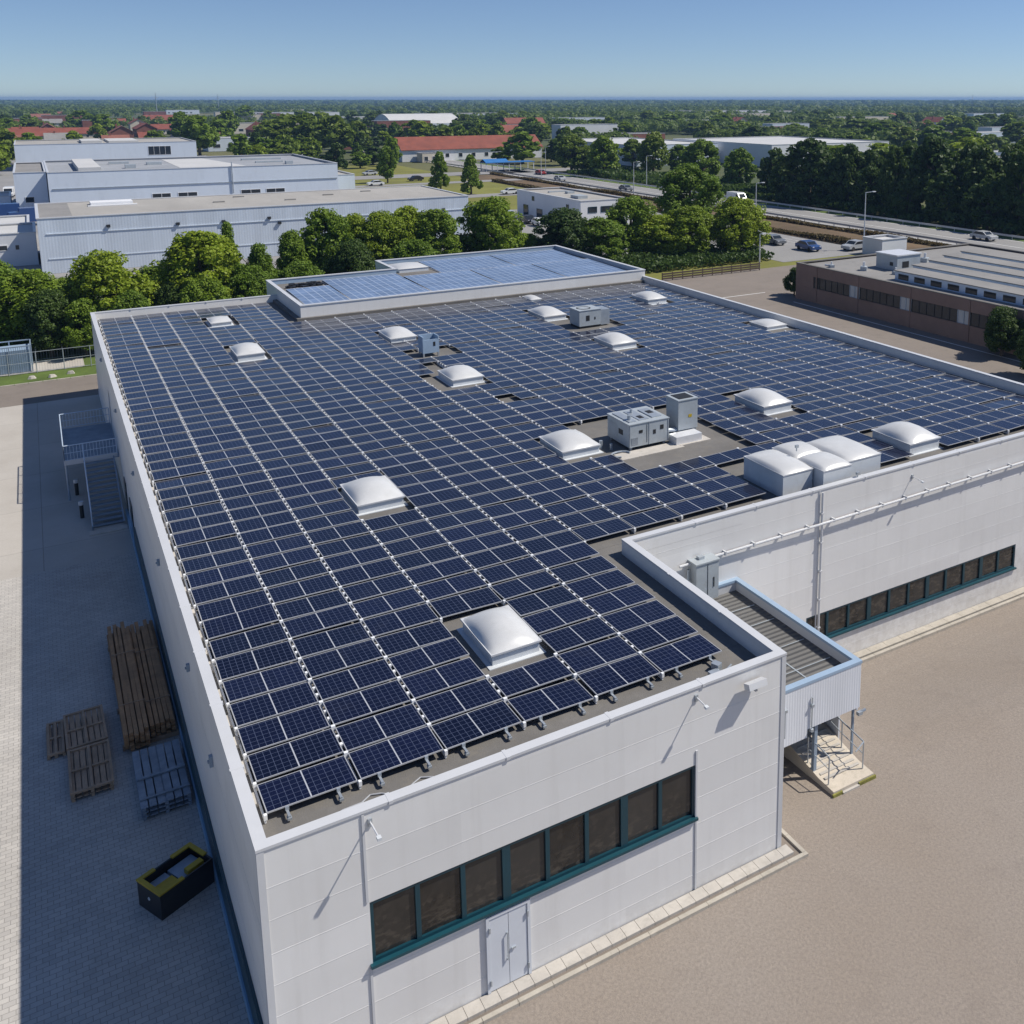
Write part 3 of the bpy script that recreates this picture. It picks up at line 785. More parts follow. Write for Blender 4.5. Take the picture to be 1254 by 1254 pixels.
# loose cable near the front left corner
b = MB(); pts = [(2.55 + .25 * i, 1.0 + .18 * math.sin(i * 1.3) - .04 * i * .2, ZR + .03) for i in range(9)] + [(1.6, .6, ZR + .03)][:0]
b.path(pts, .018, 6); b.path([(1.5, .34, ZR + .03), (1.55, .8, ZR + .03), (2.1, .95, ZR + .06), (2.6, 1.0, ZR + .03)], .018, 6)
tag(b.build("roof_cable", framewhite), "white cable lying on the felt by the front left roof corner", "cable")
b = MB(); b.box(0, 0, 0, .34, .24, .16); b.box(.4, .05, 0, .62, .3, .24, M=Matrix.Rotation(.4, 4, 'Z')); b.tube((.1, -.1, .05), (.9, .3, .05), .03)
o = b.build("roof_fitting", steel); o.location = (12.7, .75, ZR); tag(o, "grey metal fitting on the felt by the right front roof corner", "fitting")

# solar arrays with painted-in sky glare on the raised part, seven big sheets
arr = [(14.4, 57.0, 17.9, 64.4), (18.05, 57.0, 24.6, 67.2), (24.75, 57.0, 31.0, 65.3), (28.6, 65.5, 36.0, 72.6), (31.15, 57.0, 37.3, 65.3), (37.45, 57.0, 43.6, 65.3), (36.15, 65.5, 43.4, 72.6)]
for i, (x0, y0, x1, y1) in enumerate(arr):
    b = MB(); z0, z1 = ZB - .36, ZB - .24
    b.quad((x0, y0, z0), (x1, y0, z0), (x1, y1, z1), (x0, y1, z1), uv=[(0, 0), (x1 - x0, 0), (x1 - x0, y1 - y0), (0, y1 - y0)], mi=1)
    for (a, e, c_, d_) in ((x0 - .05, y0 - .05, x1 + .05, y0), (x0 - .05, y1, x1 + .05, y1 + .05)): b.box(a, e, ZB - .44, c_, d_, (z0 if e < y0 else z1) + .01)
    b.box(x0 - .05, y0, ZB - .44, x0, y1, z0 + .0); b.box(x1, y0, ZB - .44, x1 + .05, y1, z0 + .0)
    tag(b.build("solar_array", [alum, glarecellm]), "pale blue flat solar array on the raised roof, %s from the left" % ordinal(i + 1), "solar array", "pale solar arrays on the raised roof")
b = MB()
for i in range(40): b.box(random.uniform(14.4, 18.5), random.uniform(64.9, 67.2), ZB - .45, 0, 0, 0) if False else b.box(*(lambda x, y: (x, y, ZB - .45, x + .45, y + .3, ZB - .25))(random.uniform(14.4, 17.4), 64.8 + random.uniform(0, 2.2)))
tag(b.build("pipe_rack", darkm), "dark clutter of low pipe supports at the raised roof's left back corner", "pipe rack")

# ------------------------------------------------------------------ skylights
def pillow(mb, x0, y0, x1, y1, z, h, n=18, p=.68):
    P = {}
    for i in range(n + 1):
        for j in range(n + 1):
            u = -1 + 2 * i / n; v = -1 + 2 * j / n
            P[i, j] = (x0 + (x1 - x0) * i / n, y0 + (y1 - y0) * j / n, z + h * ((1 - u * u) * (1 - v * v)) ** p)
    k0 = len(mb.v); mb.v += [P[i, j] for i in range(n + 1) for j in range(n + 1)]
    for i in range(n):
        for j in range(n):
            a = k0 + i * (n + 1) + j; mb.f.append((a, a + n + 1, a + n + 2, a + 1)); mb.uv.append([(0, 0)] * 4); mb.mi.append(0)
LAB = ["milky dome skylight nearest the front parapet, on a bare patch of felt", "milky dome skylight second from the front in the column nearest the left parapet", "milky dome skylight just left of the boxy air handling unit", "milky dome skylight in mid roof with bare felt at its left", "milky dome skylight beside the small open blue-grey vent box",
       "milky dome skylight third from the front near the left parapet", "low flat skylight near the far left roof edge", "milky dome skylight just left of the fan-topped cooling unit", "small low skylight close to the raised roof's front wall", "milky dome skylight in front of the fan-topped cooling unit",
       "farthest milky dome skylight near the raised roof's right end", "milky dome skylight standing alone right of the tall grey duct box", "big milky dome skylight beside the cluster at the wing parapet", "low pale skylight against the far right parapet"]
for (x, y, w_, d_, ch, dh), lb in zip(SKY, LAB):
    o = thing("skylight", lb, "skylight", (x, y, ZR), 0, "dome skylights on the roof")
    b = MB(); b.box(-w_ / 2 + .06, -d_ / 2 + .06, 0, w_ / 2 - .06, d_ / 2 - .06, ch); b.box(-w_ / 2 - .10, -d_ / 2 - .10, 0, w_ / 2 + .10, d_ / 2 + .10, .03); b.build("curb", curbm, o)
    b = MB(); b.box(-w_ / 2, -d_ / 2, ch + .003, w_ / 2, d_ / 2, ch + .06); b.build("rim", copingm, o)
    b = MB(); pillow(b, -w_ / 2 + .03, -d_ / 2 + .03, w_ / 2 - .03, d_ / 2 - .03, ch + .055, dh * 1.15); b.build("dome", domem, o, smooth=True)
for (x0, y0, x1, y1, zt, lb) in ((22.95, 10.0, 24.62, 12.75, .98, "left tall-sided dome skylight of the cluster by the wing parapet"), (24.66, 9.4, 26.3, 11.2, 1.02, "front tall-sided dome skylight of the cluster by the wing parapet"), (24.66, 11.24, 26.3, 12.9, 1.0, "back tall-sided dome skylight of the cluster by the wing parapet"), (26.34, 9.75, 28.4, 12.6, 1.0, "right tall-sided dome skylight of the cluster by the wing parapet")):
    o = thing("skylight", lb, "skylight", ((x0 + x1) / 2, (y0 + y1) / 2, ZR), 0, "tall-sided skylight cluster"); w_, d_ = x1 - x0, y1 - y0
    b = MB(); b.box(-w_ / 2 + .02, -d_ / 2 + .02, 0, w_ / 2 - .02, d_ / 2 - .02, zt); b.build("curb", curbm, o)
    b = MB(); b.box(-w_ / 2, -d_ / 2, zt + .003, w_ / 2, d_ / 2, zt + .05); b.build("rim", copingm, o)
    b = MB(); pillow(b, -w_ / 2 + .01, -d_ / 2 + .01, w_ / 2 - .01, d_ / 2 - .01, zt + .045, .24, p=.42); b.build("dome", domem, o, smooth=True)
o = thing("skylight", "low white skylight on the raised roof at its stepped back corner", "skylight", (26.7, 69.8, ZB - .45))
b = MB(); b.box(-1.4, -1.6, 0, 1.4, 1.6, .35); b.build("curb", curbm, o)
b = MB(); pillow(b, -1.45, -1.65, 1.45, 1.65, .352, .25); b.build("dome", domem, o, smooth=True)

# ------------------------------------------------------------------ roof units
def fan(mb, x, y, z, r):
    n = 20
    for k in range(n):
        a, b_ = 2 * PI * k / n, 2 * PI * (k + 1) / n
        mb.quad((x + r * math.cos(a), y + r * math.sin(a), z), (x + r * math.cos(b_), y + r * math.sin(b_), z), (x + r * .84 * math.cos(b_), y + r * .84 * math.sin(b_), z + .03), (x + r * .84 * math.cos(a), y + r * .84 * math.sin(a), z + .03))
o = thing("air_handling_unit", "boxy grey air handling unit on the bare felt in mid roof", "ventilation unit", (20.35, 18.3, ZR))
b = MB()
for (x, y) in ((.1, .1), (2.0, .1), (.1, 1.9), (2.0, 1.9)): b.box(x, y, .0, x + .12, y + .12, .20)
b.build("foot", steel, o)
b = MB(); b.box(0, 0, .20, 2.25, 2.1, 1.50); b.box(-.03, -.03, 1.503, 2.28, 2.13, 1.55); b.build("casing", steel2, o)
b = MB(); b.box(.15, .25, 1.553, .55, 1.9, 1.60); b.box(.75, .3, 1.553, 1.3, 1.85, 1.585); b.box(1.5, .35, 1.553, 2.05, 1.7, 1.61); b.build("top_vent", steel, o)
b = MB(); b.box(.9, .5, 1.586, 1.15, .9, 1.6); b.box(1.65, .9, 1.612, 1.95, 1.3, 1.625); b.build("grille", darkm, o)
b = MB(); b.box(.55, -.012, .95, .75, -.001, 1.12); b.box(1.35, -.012, .75, 1.5, -.001, 1.0); b.box(1.75, -.012, .95, 1.95, -.001, 1.2); b.box(-.012, .6, .75, -.001, 1.0, 1.05); b.box(.98, -.012, .35, 1.0, -.001, 1.4); b.build("access_port", darkm, o)
b = MB()
for q in range(9): b.box(-.02, 1.15, .45 + q * .09, -.001, 1.95, .49 + q * .09)
for q in range(7): b.box(.12, -.02, .35 + q * .06, .5, -.001, .385 + q * .06)
for x in (.02, 1.1, 2.19): b.box(x, -.018, .2, x + .04, -.001, 1.5)
b.build("louvre", steel, o)
b = MB(); b.tube((.35, .6, 1.6), (.35, .6, 1.85), .1, 10); b.tube((1.0, 1.5, 1.585), (1.0, 1.5, 1.8), .07, 8); b.tube((2.25, .4, .6), (2.95, .4, .5), .16, 10); b.build("pipe", steel, o)
o.scale = (1, 1, .86)
b = MB(); b.box(-.9, -.9, 0, 2.6, -.05, .04); b.box(2.5, -.7, 0, 4.3, .1, .05); tag(b.build("walkway_slab", slabm), "pale slabs on the felt in front of the air handling unit", "walkway"); bpy.data.objects["walkway_slab"].location = (20.35, 18.3, ZR + .001)
o = thing("duct_box", "tall grey duct box right of the air handling unit", "ventilation unit", (23.3, 18.5, ZR))
b = MB(); b.box(.05, .05, 0, 1.1, 1.05, .45); b.build("base", steel2, o)
b = MB(); b.box(0, 0, .453, 1.15, 1.1, 1.95); b.box(-.03, -.03, 1.953, 1.18, 1.13, 2.0); b.build("casing", steel2, o)
b = MB(); b.box(.15, .15, 2.003, 1.0, .95, 2.02); b.build("grille", darkm, o)
b = MB(); b.box(.6, -.012, 1.05, .8, -.001, 1.2); b.build("warning_plate", yellowp, o)
b = MB(); b.box(-.6, -.75, 0, .9, -.05, .42); b.build("duct", alum, o)
o = thing("cooling_unit", "square fan-topped cooling unit on the far roof beside a skylight", "ventilation unit", (30.35, 42.2, ZR))
b = MB(); b.box(.05, .05, 0, 1.75, 1.5, .18); b.build("foot", darkm, o)
b = MB(); b.box(0, 0, .18, 1.8, 1.55, 1.32); b.box(-.03, -.03, 1.323, 1.83, 1.58, 1.37); b.build("casing", steel2, o)
b = MB(); fan(b, .75, .78, 1.373, .55); b.build("fan_ring", darkm, o)
b = MB(); b.box(.55, -.012, .55, .85, -.001, .95); b.box(1.25, -.012, .6, 1.35, -.001, .8); b.build("access_port", darkm, o)
b = MB(); b.box(1.86, .1, .1, 2.6, 1.3, 1.25); b.build("side_box", steel, o)
o = thing("vent_box", "small open-topped blue-grey vent box on a frame beside a skylight", "ventilation unit", (17.85, 40.4, ZR))
b = MB(); b.box(0, 0, .25, .06, .9, 1.35); b.box(1.04, 0, .25, 1.1, .9, 1.35); b.box(.061, 0, .25, 1.039, .06, 1.15); b.box(.061, .84, .25, 1.039, .9, 1.35); b.box(.061, .061, .25, 1.039, .839, .3); b.build("casing", bluegrey, o)
b = MB()
for (x, y) in ((0, 0), (1.0, 0), (0, .8), (1.0, .8)): b.box(x, y, 0, x + .1, y + .1, .249)
b.build("foot", steel, o)
b = MB(); b.box(.7, -.012, .7, .85, -.001, .98); b.build("access_port", darkm, o)
b = MB(); pts = [(19.7 + .5 * math.cos(a), 18.0 + .35 * math.sin(a), ZR + .09) for a in [i * .55 for i in range(9)]]; b.path(pts, .05, 7); b.tube((19.4, 19.4, ZR), (19.4, 19.4, ZR + .4), .09, 8); b.tube((19.75, 19.0, ZR), (19.75, 19.0, ZR + .3), .07, 8)
tag(b.build("roof_hose", steel), "coiled grey hose and vent stubs between skylight and air handling unit", "hose")
for (x, y, lb) in ((24.7, 11.22, "at the cluster's middle"), (26.3, 9.05, "at the seam of the wing parapet")):
    b = MB(); b.tube((x, y, ZR + (1.4 if y > 10 else .3)), (x, y, ZR + (1.6 if y > 10 else .75)), .03); b.box(x - .07, y - .05, ZR + (1.56 if y > 10 else .72), x + .09, y + .05, ZR + (1.68 if y > 10 else .82))
    tag(b.build("roof_sensor", steel), "tiny metal sensor head on the skylights, " + lb, "sensor")

# ------------------------------------------------------------------ entrance canopy in the recess
cp = thing("entrance_canopy", "low flat-roofed entrance canopy clad in white ribbed sheet beside the recess", "canopy", (WX, 1.85, 0))
CX1, CY1, CZ = 4.95, WY - 1.85 - .01, 3.8      # local extents
cpoly = [(0.01, 0), (CX1, 0), (CX1, CY1), (0.01, CY1)]
b = MB(); ring(b, cpoly, .03, -.20, CZ - .10, CZ); b.build("coping", bluegrey, cp)
b = MB(); ring(b, cpoly, -.02, -.17, CZ - .55, CZ - .101); b.build("parapet", copingm, cp)
b = MB(); b.box(.18, .17, CZ - .62, CX1 - .17, CY1 - .17, CZ - .45); b.build("roof", corrdark, cp)
b = MB()
for x in (.9, 1.9, 3.1): b.box(x, .5, CZ - .449, x + .05, CY1 - .4, CZ - .43)
for y in (1.2, 2.6, 4.3, 5.5): b.box(.25, y, CZ - .429, CX1 - .3, y + .03, CZ - .41)
b.build("roof_batten", steel2, cp)
b = MB(); b.box(.01, -.012, 2.05, CX1, .018, CZ - .102); b.build("fascia", corrwhite, cp)
b = MB(); b.box(1.0, -.012, 1.75, 2.6, .018, 2.049); b.build("fascia_skirt", corrwhite, cp)
b = MB(); b.box(CX1 - .07, .061, 1.9, CX1, 2.4, CZ - .56); b.box(CX1 - .07, .9, -.3, CX1 - .01, 2.2, 1.899); b.box(CX1 - .07, 2.201, -1.9, CX1 - .01, CY1, 1.899); b.box(CX1 - .07, 2.401, 1.9, CX1, CY1, CZ - .56); b.build("side_sheet", corrwhitey, cp)
for (x, w_) in ((3.02, .13), (4.74, .07)):
    b = MB(); b.box(x, .08, .12, x + w_, .08 + w_, 2.1); b.build("post", greymet, cp)
b = MB(); b.tube((4.9, -.04, 1.85), (5.15, -.1, 1.95), .05); b.box(4.82, -.12, 1.8, 5.02, .0, 1.92); b.build("spout", steel, cp)
b = MB(); b.tube((1.6, -.05, 2.1), (1.6, -.05, 3.1), .02); b.tube((2.75, -.05, 1.95), (2.75, -.05, 3.2), .025)
for p in ((1.6, 3.1), (2.75, 2.0), (2.75, 2.9)): b.box(p[0] - .05, -.11, p[1] - .05, p[0] + .05, -.0, p[1] + .05)
b.build("conduit", steel, cp)
# ramp with treads and railings
rp = thing("entrance_ramp", "pale beige concrete ramp with steps and metal railings under the canopy", "ramp", (17.8, .9, 0))
b = MB()
prof = [(0.0, -.4), (0.0, .16), (.75, .20), (4.2, .95), (7.9, .95), (7.9, -1.9), (2, -1.9)]
L_ = [(0, y, z) for y, z in prof]; R_ = [(1.8, y, z) for y, z in prof]
b.poly(L_[::-1]); b.poly(R_)
for i in range(len(prof)):
    j = (i + 1) % len(prof); b.quad(L_[i], L_[j], R_[j], R_[i])
b.build("ramp_body", beige, rp)
b = MB()
for i in range(16):
    y = .55 + i * .24; z = .2 + max(0, (y - .75)) * .2174
    b.box(.14, y, z + .006, 1.66, y + .10, z + .035)
b.build("tread", slabm, rp)
for q in ((-.06, .35), (1.1, 1.86)):
    b = MB(); b.box(q[0], -.06, -.3, q[1], -.001, .10); b.build("mossy_edge", moss, rp)
b = MB(); b.box(.36, -.09, -.2, 1.09, -.002, .05); b.build("nosing", slabm, rp)
for sx in (.08, 1.62):
    b = MB(); pts = []
    for y in (.35, 1.4, 2.5, 3.6, 4.7, 5.8):
        z = .2 + min(max(0, y - .75), 3.45) * .2174
        b.tube((sx, y, z), (sx, y, z + 1.0), .024); pts.append((sx, y, z + 1.0))
    b.path(pts, .026); b.path([(p[0], p[1], p[2] - .45) for p in pts], .017)
    if sx > 1:
        b.tube(pts[0], (sx - .5, pts[0][1] - .15, pts[0][2] - .1), .024)
    b.build("railing", steel, rp)
# equipment box on the wing wall
o = thing("wall_cabinet", "grey metal cabinet on the wing wall above the canopy roof", "cabinet", (17.4, WY, 3.55))
b = MB(); b.box(0, -.55, 0, 1.05, -.004, 1.55); b.box(-.04, -.59, 1.553, 1.09, -.004, 1.61); b.build("casing", steel2, o)
b = MB(); b.box(.52, -.562, .1, .54, -.551, 1.5); b.box(.8, -.57, .5, .84, -.551, .9); b.build("door_seam", darkm, o)
b = MB(); b.tube((-.14, -.2, -.2), (-.14, -.2, 1.3), .05); b.tube((1.15, -.25, -.1), (1.15, -.25, .9), .04); b.build("pipe", steel, o)
b = MB(); b.box(.3, -.3, 1.613, .55, -.1, 1.72); b.build("cap", steel, o)

# ------------------------------------------------------------------ stairs on the shaded side
st = thing("steel_staircase", "blue-grey steel staircase with railed landing on the shaded side wall", "staircase", (0, 42.2, 0))
PZ = 2.3
b = MB(); b.box(-2.8, 0, PZ - .16, -.02, 6.8, PZ - .02); b.build("landing_frame", greymet, st)
b = MB()
for i in range(28): b.box(-2.74, .06 + i * .241, PZ - .019, -.08, .06 + i * .241 + .19, PZ + .012)
b.build("grating", stairtread, st)
b = MB()
for (x, y) in ((-2.7, .1), (-2.7, 6.7), (-.2, 6.7)): b.tube((x, y, 0), (x, y, PZ - .165), .06, 8)
b.build("column", greymet, st)
def rail(pts, h=1.0, bars=.16):
    b = MB()
    for a, e in zip(pts[:-1], pts[1:]):
        a = Vector(a); e = Vector(e); d = e - a; n = max(1, int(d.length / 1.4))
        b.tube(a + Vector((0, 0, h)), e + Vector((0, 0, h)), .032); b.tube(a + Vector((0, 0, .12)), e + Vector((0, 0, .12)), .02); b.tube(a + Vector((0, 0, h * .55)), e + Vector((0, 0, h * .55)), .018)
        for k in range(n + 1): b.tube(a + d * (k / n), a + d * (k / n) + Vector((0, 0, h)), .028)
        m_ = int(d.length / bars)
        if bars > 0:
            for k in range(1, m_): b.tube(a + d * (k / m_) + Vector((0, 0, .12)), a + d * (k / m_) + Vector((0, 0, h)), .012, 4)
    return b.build("railing", palebluem, st)
rail([(-.10, .03, PZ), (-2.76, .03, PZ), (-2.76, 6.76, PZ), (-.06, 6.76, PZ)], .98)
b = MB(); b.box(-2.78, -.02, PZ - .16, -.1, .0, PZ + .12); b.build("kick_panel", copingm, st)
for sx in (-1.8, -.30):
    b = MB(); a = Vector((sx, -.02, PZ - .1)); e = Vector((sx, -5.3, -.0))
    for p, q in ((a, e),): 
        b.quad((sx - .03, a.y, a.z - .28), (sx - .03, e.y, e.z), (sx - .03, e.y, e.z + .25), (sx - .03, a.y, a.z + .08)); b.quad((sx + .03, a.y, a.z - .28), (sx + .03, a.y, a.z + .08), (sx + .03, e.y, e.z + .25), (sx + .03, e.y, e.z)); b.quad((sx - .03, a.y, a.z + .08), (sx - .03, e.y, e.z + .25), (sx + .03, e.y, e.z + .25), (sx + .03, a.y, a.z + .08))
    b.build("stringer", greymet, st)
b = MB()
for i in range(15):
    f = (i + .5) / 15; y = -.05 - 5.2 * f; z = PZ - .12 - 2.36 * f
    b.box(-1.76, y - .17, z, -.34, y + .13, z + .04)
b.build("tread", stairtread, st)
b = MB(); b.tube((-1.8, -.1, PZ + .95), (-1.8, -5.2, 1.0), .03); b.tube((-1.8, -5.2, 0), (-1.8, -5.2, 1.0), .03); b.tube((-1.8, -2.6, 1.3), (-1.8, -2.6, 2.25), .025)
b.build("handrail", palebluem, st)
b = MB(); b.box(-2.0, -5.9, 0, -.2, -5.3, .05); b.build("footing", slabm, st)
for i, (x, y) in enumerate(((-2.3, 43.0), (-2.2, 39.2))):
    o = thing("bollard", ("white-capped short bollard beneath the staircase landing", "white-capped short bollard beside the stair flight")[i], "bollard", (x, y, 0), 0, "bollards by the staircase")
    b = MB(); b.tube((0, 0, 0), (0, 0, .75), .10, 10); b.build("post", darkm, o)
    b = MB(); b.tube((0, 0, .751), (0, 0, .95), .13, 10); b.build("cap", copingm, o)

# ------------------------------------------------------------------ things stacked on the paving
def pallet(mb_deck, par, m, x0, y0, x1, y1, z, across, n):
    for i in range(n):
        f0 = i / n; f1 = (i + .84) / n
        if across: mb_deck.box(x0, y0 + (y1 - y0) * f0, z + .11, x1, y0 + (y1 - y0) * f1, z + .135 + random.uniform(0, .01))
        else: mb_deck.box(x0 + (x1 - x0) * f0, y0 + random.uniform(0, .03), z + .11, x0 + (x1 - x0) * f1, y1 - random.uniform(0, .03), z + .135 + random.uniform(0, .01))
    for i in range(3):
        cx = x0 + (x1 - x0) * (.06 + .44 * i)
        k = MB(); k.box(cx - .05, y0 + .03, z, cx + .05, y1 - .03, z + .109); k.build("runner", m, par)
lt = thing("timber_stack", "long stack of dark brown timber planks against the shaded wall", "timber stack", (-1.9, 15.3, 0))
layers = 5
for half in (0, 1):
    b = MB(); x0 = .0 + half * .86; top = layers - half
    for l in range(top):
        n = 5
        for i in range(n):
            xa = x0 + i * .165 + random.uniform(0, .012); ya = random.uniform(0, .35) - (.0 if not half else -.4); yb = 8.4 + random.uniform(-.3, .5)
            z = .16 + l * .125
            yaw = Matrix.Translation((xa, ya, z)) @ Matrix.Rotation(random.gauss(0, .004), 4, 'Z')
            b.box(0, 0, 0, .135, yb - ya, .105, M=yaw)
    b.build("plank", woodd, lt)
for y in (.5, 3.0, 5.6, 8.0):
    b = MB(); b.box(-.05, y, 0, 1.75, y + .14, .158); b.build("bearer", woodp, lt)
for y in (2.2, 6.1):
    b = MB(); b.box(-.01, y, .16, .85, y + .03, .16 + .125 * layers + .004); b.box(.851, y, .16, 1.70, y + .03, .16 + .125 * (layers - 1) + .004); b.build("strap", woodp, lt)
def pallet_thing(label, loc, W_, L, m, across, n, rz=0, rails=True, layers=1):
    o = thing("pallet", label, "pallet", loc, rz, "pallets on the block paving")
    d = MB()
    for l in range(layers): pallet(d, o, m, 0, 0, W_, L, l * .15, across, n)
    if rails:
        z = layers * .15
        for x in (0, W_ / 2 - .04, W_ - .08): d.box(x, 0, z - .005, x + .08, L, z + .055)
        for y in (0, L / 2 - .05, L - .09): d.box(.081, y, z - .005, W_ / 2 - .041, y + .09, z + .05); d.box(W_ / 2 + .041, y, z - .005, W_ - .081, y + .09, z + .05)
    d.build("deck", m, o)
    return o
pallet_thing("brown timber pallet, nearest of the pair lying left of the timber stack", (-3.62, 13.75, 0), 1.28, 2.55, woodp, False, 7, 0, True, 2)
pallet_thing("brown timber pallet behind the nearest one, left of the timber stack", (-3.64, 16.4, 0), 1.28, 2.3, woodp, False, 7, .02, True, 2)
pallet_thing("narrow brown pallet sticking out left of the pair of timber pallets", (-4.22, 16.6, 0), .53, 2.1, woodp, False, 3, 0, True, 1)
pallet_thing("grey-blue slatted pallet between the timber stack and the yellow crate", (-1.72, 11.6, 0), 1.5, 3.3, bluetim, False, 6, 0, False, 3)
b = MB(); b.box(-1.7, 13.1, .46, -.25, 13.22, .51); b.box(-1.72, 12.0, .46, -.25, 12.08, .5)
b.build("slat_tie", bluetim, bpy.data.objects["pallet.003"]); bpy.data.objects["slat_tie"].matrix_parent_inverse = Matrix.Translation((1.72, -11.6, 0))
# open crate, black with a yellow rim
cr = thing("crate", "black open crate with yellow rim on the block paving by the near corner", "crate", (-1.63, 7.02, 0), math.radians(27))
CL, CWd, CHt = 1.66, 1.08, .78
b = MB()
b.box(0, 0, 0, CL, .05, CHt); b.box(0, CWd - .05, 0, CL, CWd, CHt); b.box(0, .051, 0, .05, CWd - .051, CHt); b.box(CL - .05, .051, 0, CL, CWd - .051, CHt); b.box(.051, .051, .02, CL - .051, CWd - .051, .10)
b.build("shell", blackp, cr)
b = MB()
b.box(-.02, -.02, CHt + .003, CL * .45, .11, CHt + .05); b.box(-.02, .111, CHt + .003, .11, CWd + .02, CHt + .05); b.box(.111, CWd - .11, CHt + .003, .5, CWd + .02, CHt + .05); b.build("rim", yellowp, cr); b = MB(); b.box(CL - .11, .3, CHt + .003, CL + .02, CWd + .02, CHt + .05); b.box(CL * .62, CWd - .11, CHt + .003, CL - .111, CWd + .02, CHt + .05)
b.build("rim", yellowp, cr)
b = MB(); b.box(.12, .2, .5, .75, .62, .62); b.box(1.0, .2, .45, 1.5, .4, .75); b.build("tray", yellowp, cr)
b = MB(); b.box(.8, .15, .4, 1.55, .9, .60); b.box(.2, .66, .4, .75, .95, .55); b.build("tool_case", greymet, cr)
b = MB(); b.tube((-.012, .55, .45), (.0, .55, .45), .05, 12); b.build("badge", copingm, cr)

# ------------------------------------------------------------------ trees
def quads_mesh(name, P, U, V, m):
    n = len(P); co = np.empty((n, 4, 3), np.float32)
    co[:, 0] = P - U - V; co[:, 1] = P + U - V; co[:, 2] = P + U + V; co[:, 3] = P - U + V
    me = bpy.data.meshes.new(name); me.vertices.add(n * 4); me.loops.add(n * 4); me.polygons.add(n)
    me.vertices.foreach_set("co", co.reshape(-1)); me.loops.foreach_set("vertex_index", np.arange(n * 4, dtype=np.int32))
    me.polygons.foreach_set("loop_start", np.arange(0, n * 4, 4, dtype=np.int32)); me.polygons.foreach_set("loop_total", np.full(n, 4, np.int32))
    me.materials.append(m); me.update(calc_edges=True); me.validate()
    return me
def leaf_cloud(rng, n, R, H, z0, leaf, nclump, shape):
    """leaf quads in clumps filling a crown of radius R between z0 and H"""
    u = rng.uniform(0, 1, nclump); th = rng.uniform(0, 2 * PI, nclump)
    if shape == 'cone': prof = (1 - u) ** .75 * .98 + .05
    elif shape == 'tall': prof = np.sin(PI * np.clip(u * .92 + .06, 0, 1)) ** .6
    else: prof = np.sin(PI * np.clip(u * .80 + .17, 0, 1)) ** .62
    rad = R * prof * np.sqrt(rng.uniform(.25, 1, nclump)) * .86
    zc = z0 + (H - z0) * (u * .95 + .02)
    lump = 1 + .28 * np.sin(th * 3 + rng.uniform(0, 6)) * rng.uniform(.3, 1)
    C_ = np.stack([rad * lump * np.cos(th), rad * lump * np.sin(th), zc], 1)
    cr_ = R * rng.uniform(.10, .30, nclump)
    idx = rng.integers(0, nclump, n)
    d = rng.normal(size=(n, 3)); d /= np.linalg.norm(d, axis=1)[:, None]
    r_ = rng.uniform(.35, 1.0, n) ** .5
    P = C_[idx] + d * (cr_[idx] * r_)[:, None] * np.array([1, 1, .8])
    P[:, 2] = np.clip(P[:, 2], z0 * .7, H * 1.04)
    nrm = d * .8 + rng.normal(size=(n, 3)) * .55 + np.array([0, 0, .35]); nrm /= np.linalg.norm(nrm, axis=1)[:, None]
    a = np.cross(nrm, rng.normal(size=(n, 3))); a /= np.linalg.norm(a, axis=1)[:, None]; b_ = np.cross(nrm, a)
    s_ = leaf * rng.uniform(.6, 1.25, n)
    return P, a * (s_ * .5)[:, None], b_ * (s_ * .36)[:, None]
def trunk_mesh(rng, R, H):
    b = MB(); tr = .035 * H
    b.tube((0, 0, -.1), (0, 0, H * .45), tr, 8, tr * .7); b.tube((0, 0, H * .45), (rng.uniform(-.1, .1) * R, 0, H * .9), tr * .7, 6, .02)
    for k in range(7):
        a = 2 * PI * k / 7 + rng.uniform(-.3, .3); z = H * rng.uniform(.22, .6)
        b.tube((0, 0, z), (math.cos(a) * R * .7, math.sin(a) * R * .7, z + H * rng.uniform(.12, .28)), tr * .42, 5, .02)
    return b.mesh("trunk", bark)
PROTO = {}
def proto(kind, lod, mt, i):
    key = (kind, lod, mt.name, i)
    if key not in PROTO:
        rng = np.random.default_rng(hash((kind, lod, i)) % 1000 + i * 17 + lod) if False else np.random.default_rng(1000 * lod + 37 * i + {'round': 1, 'cone': 2, 'tall': 3}[kind])
        n, leaf, ncl = {0: (24000, .20, 190), 1: (7000, .38, 100), 2: (1900, .78, 60)}[lod]
        H, R = 8.0, 3.2
        me = quads_mesh("crown", *leaf_cloud(rng, n, R, H, 1.3 if kind != 'cone' else .8, leaf, ncl, kind), mt)
        PROTO[key] = (me, trunk_mesh(rng, R, H))
    return PROTO[key]
def tree(name, kind, lod, mt, i, x, y, h, r, label, group, z=0):
    o = thing(name, label, "tree", (x, y, z), random.uniform(0, 6.28), group)
    o.scale = (r / 3.2, r / 3.2, h / 8.0)
    c_, t_ = proto(kind, lod, mt, i)
    add_mesh("crown", c_, o); add_mesh("trunk", t_, o)
    return o
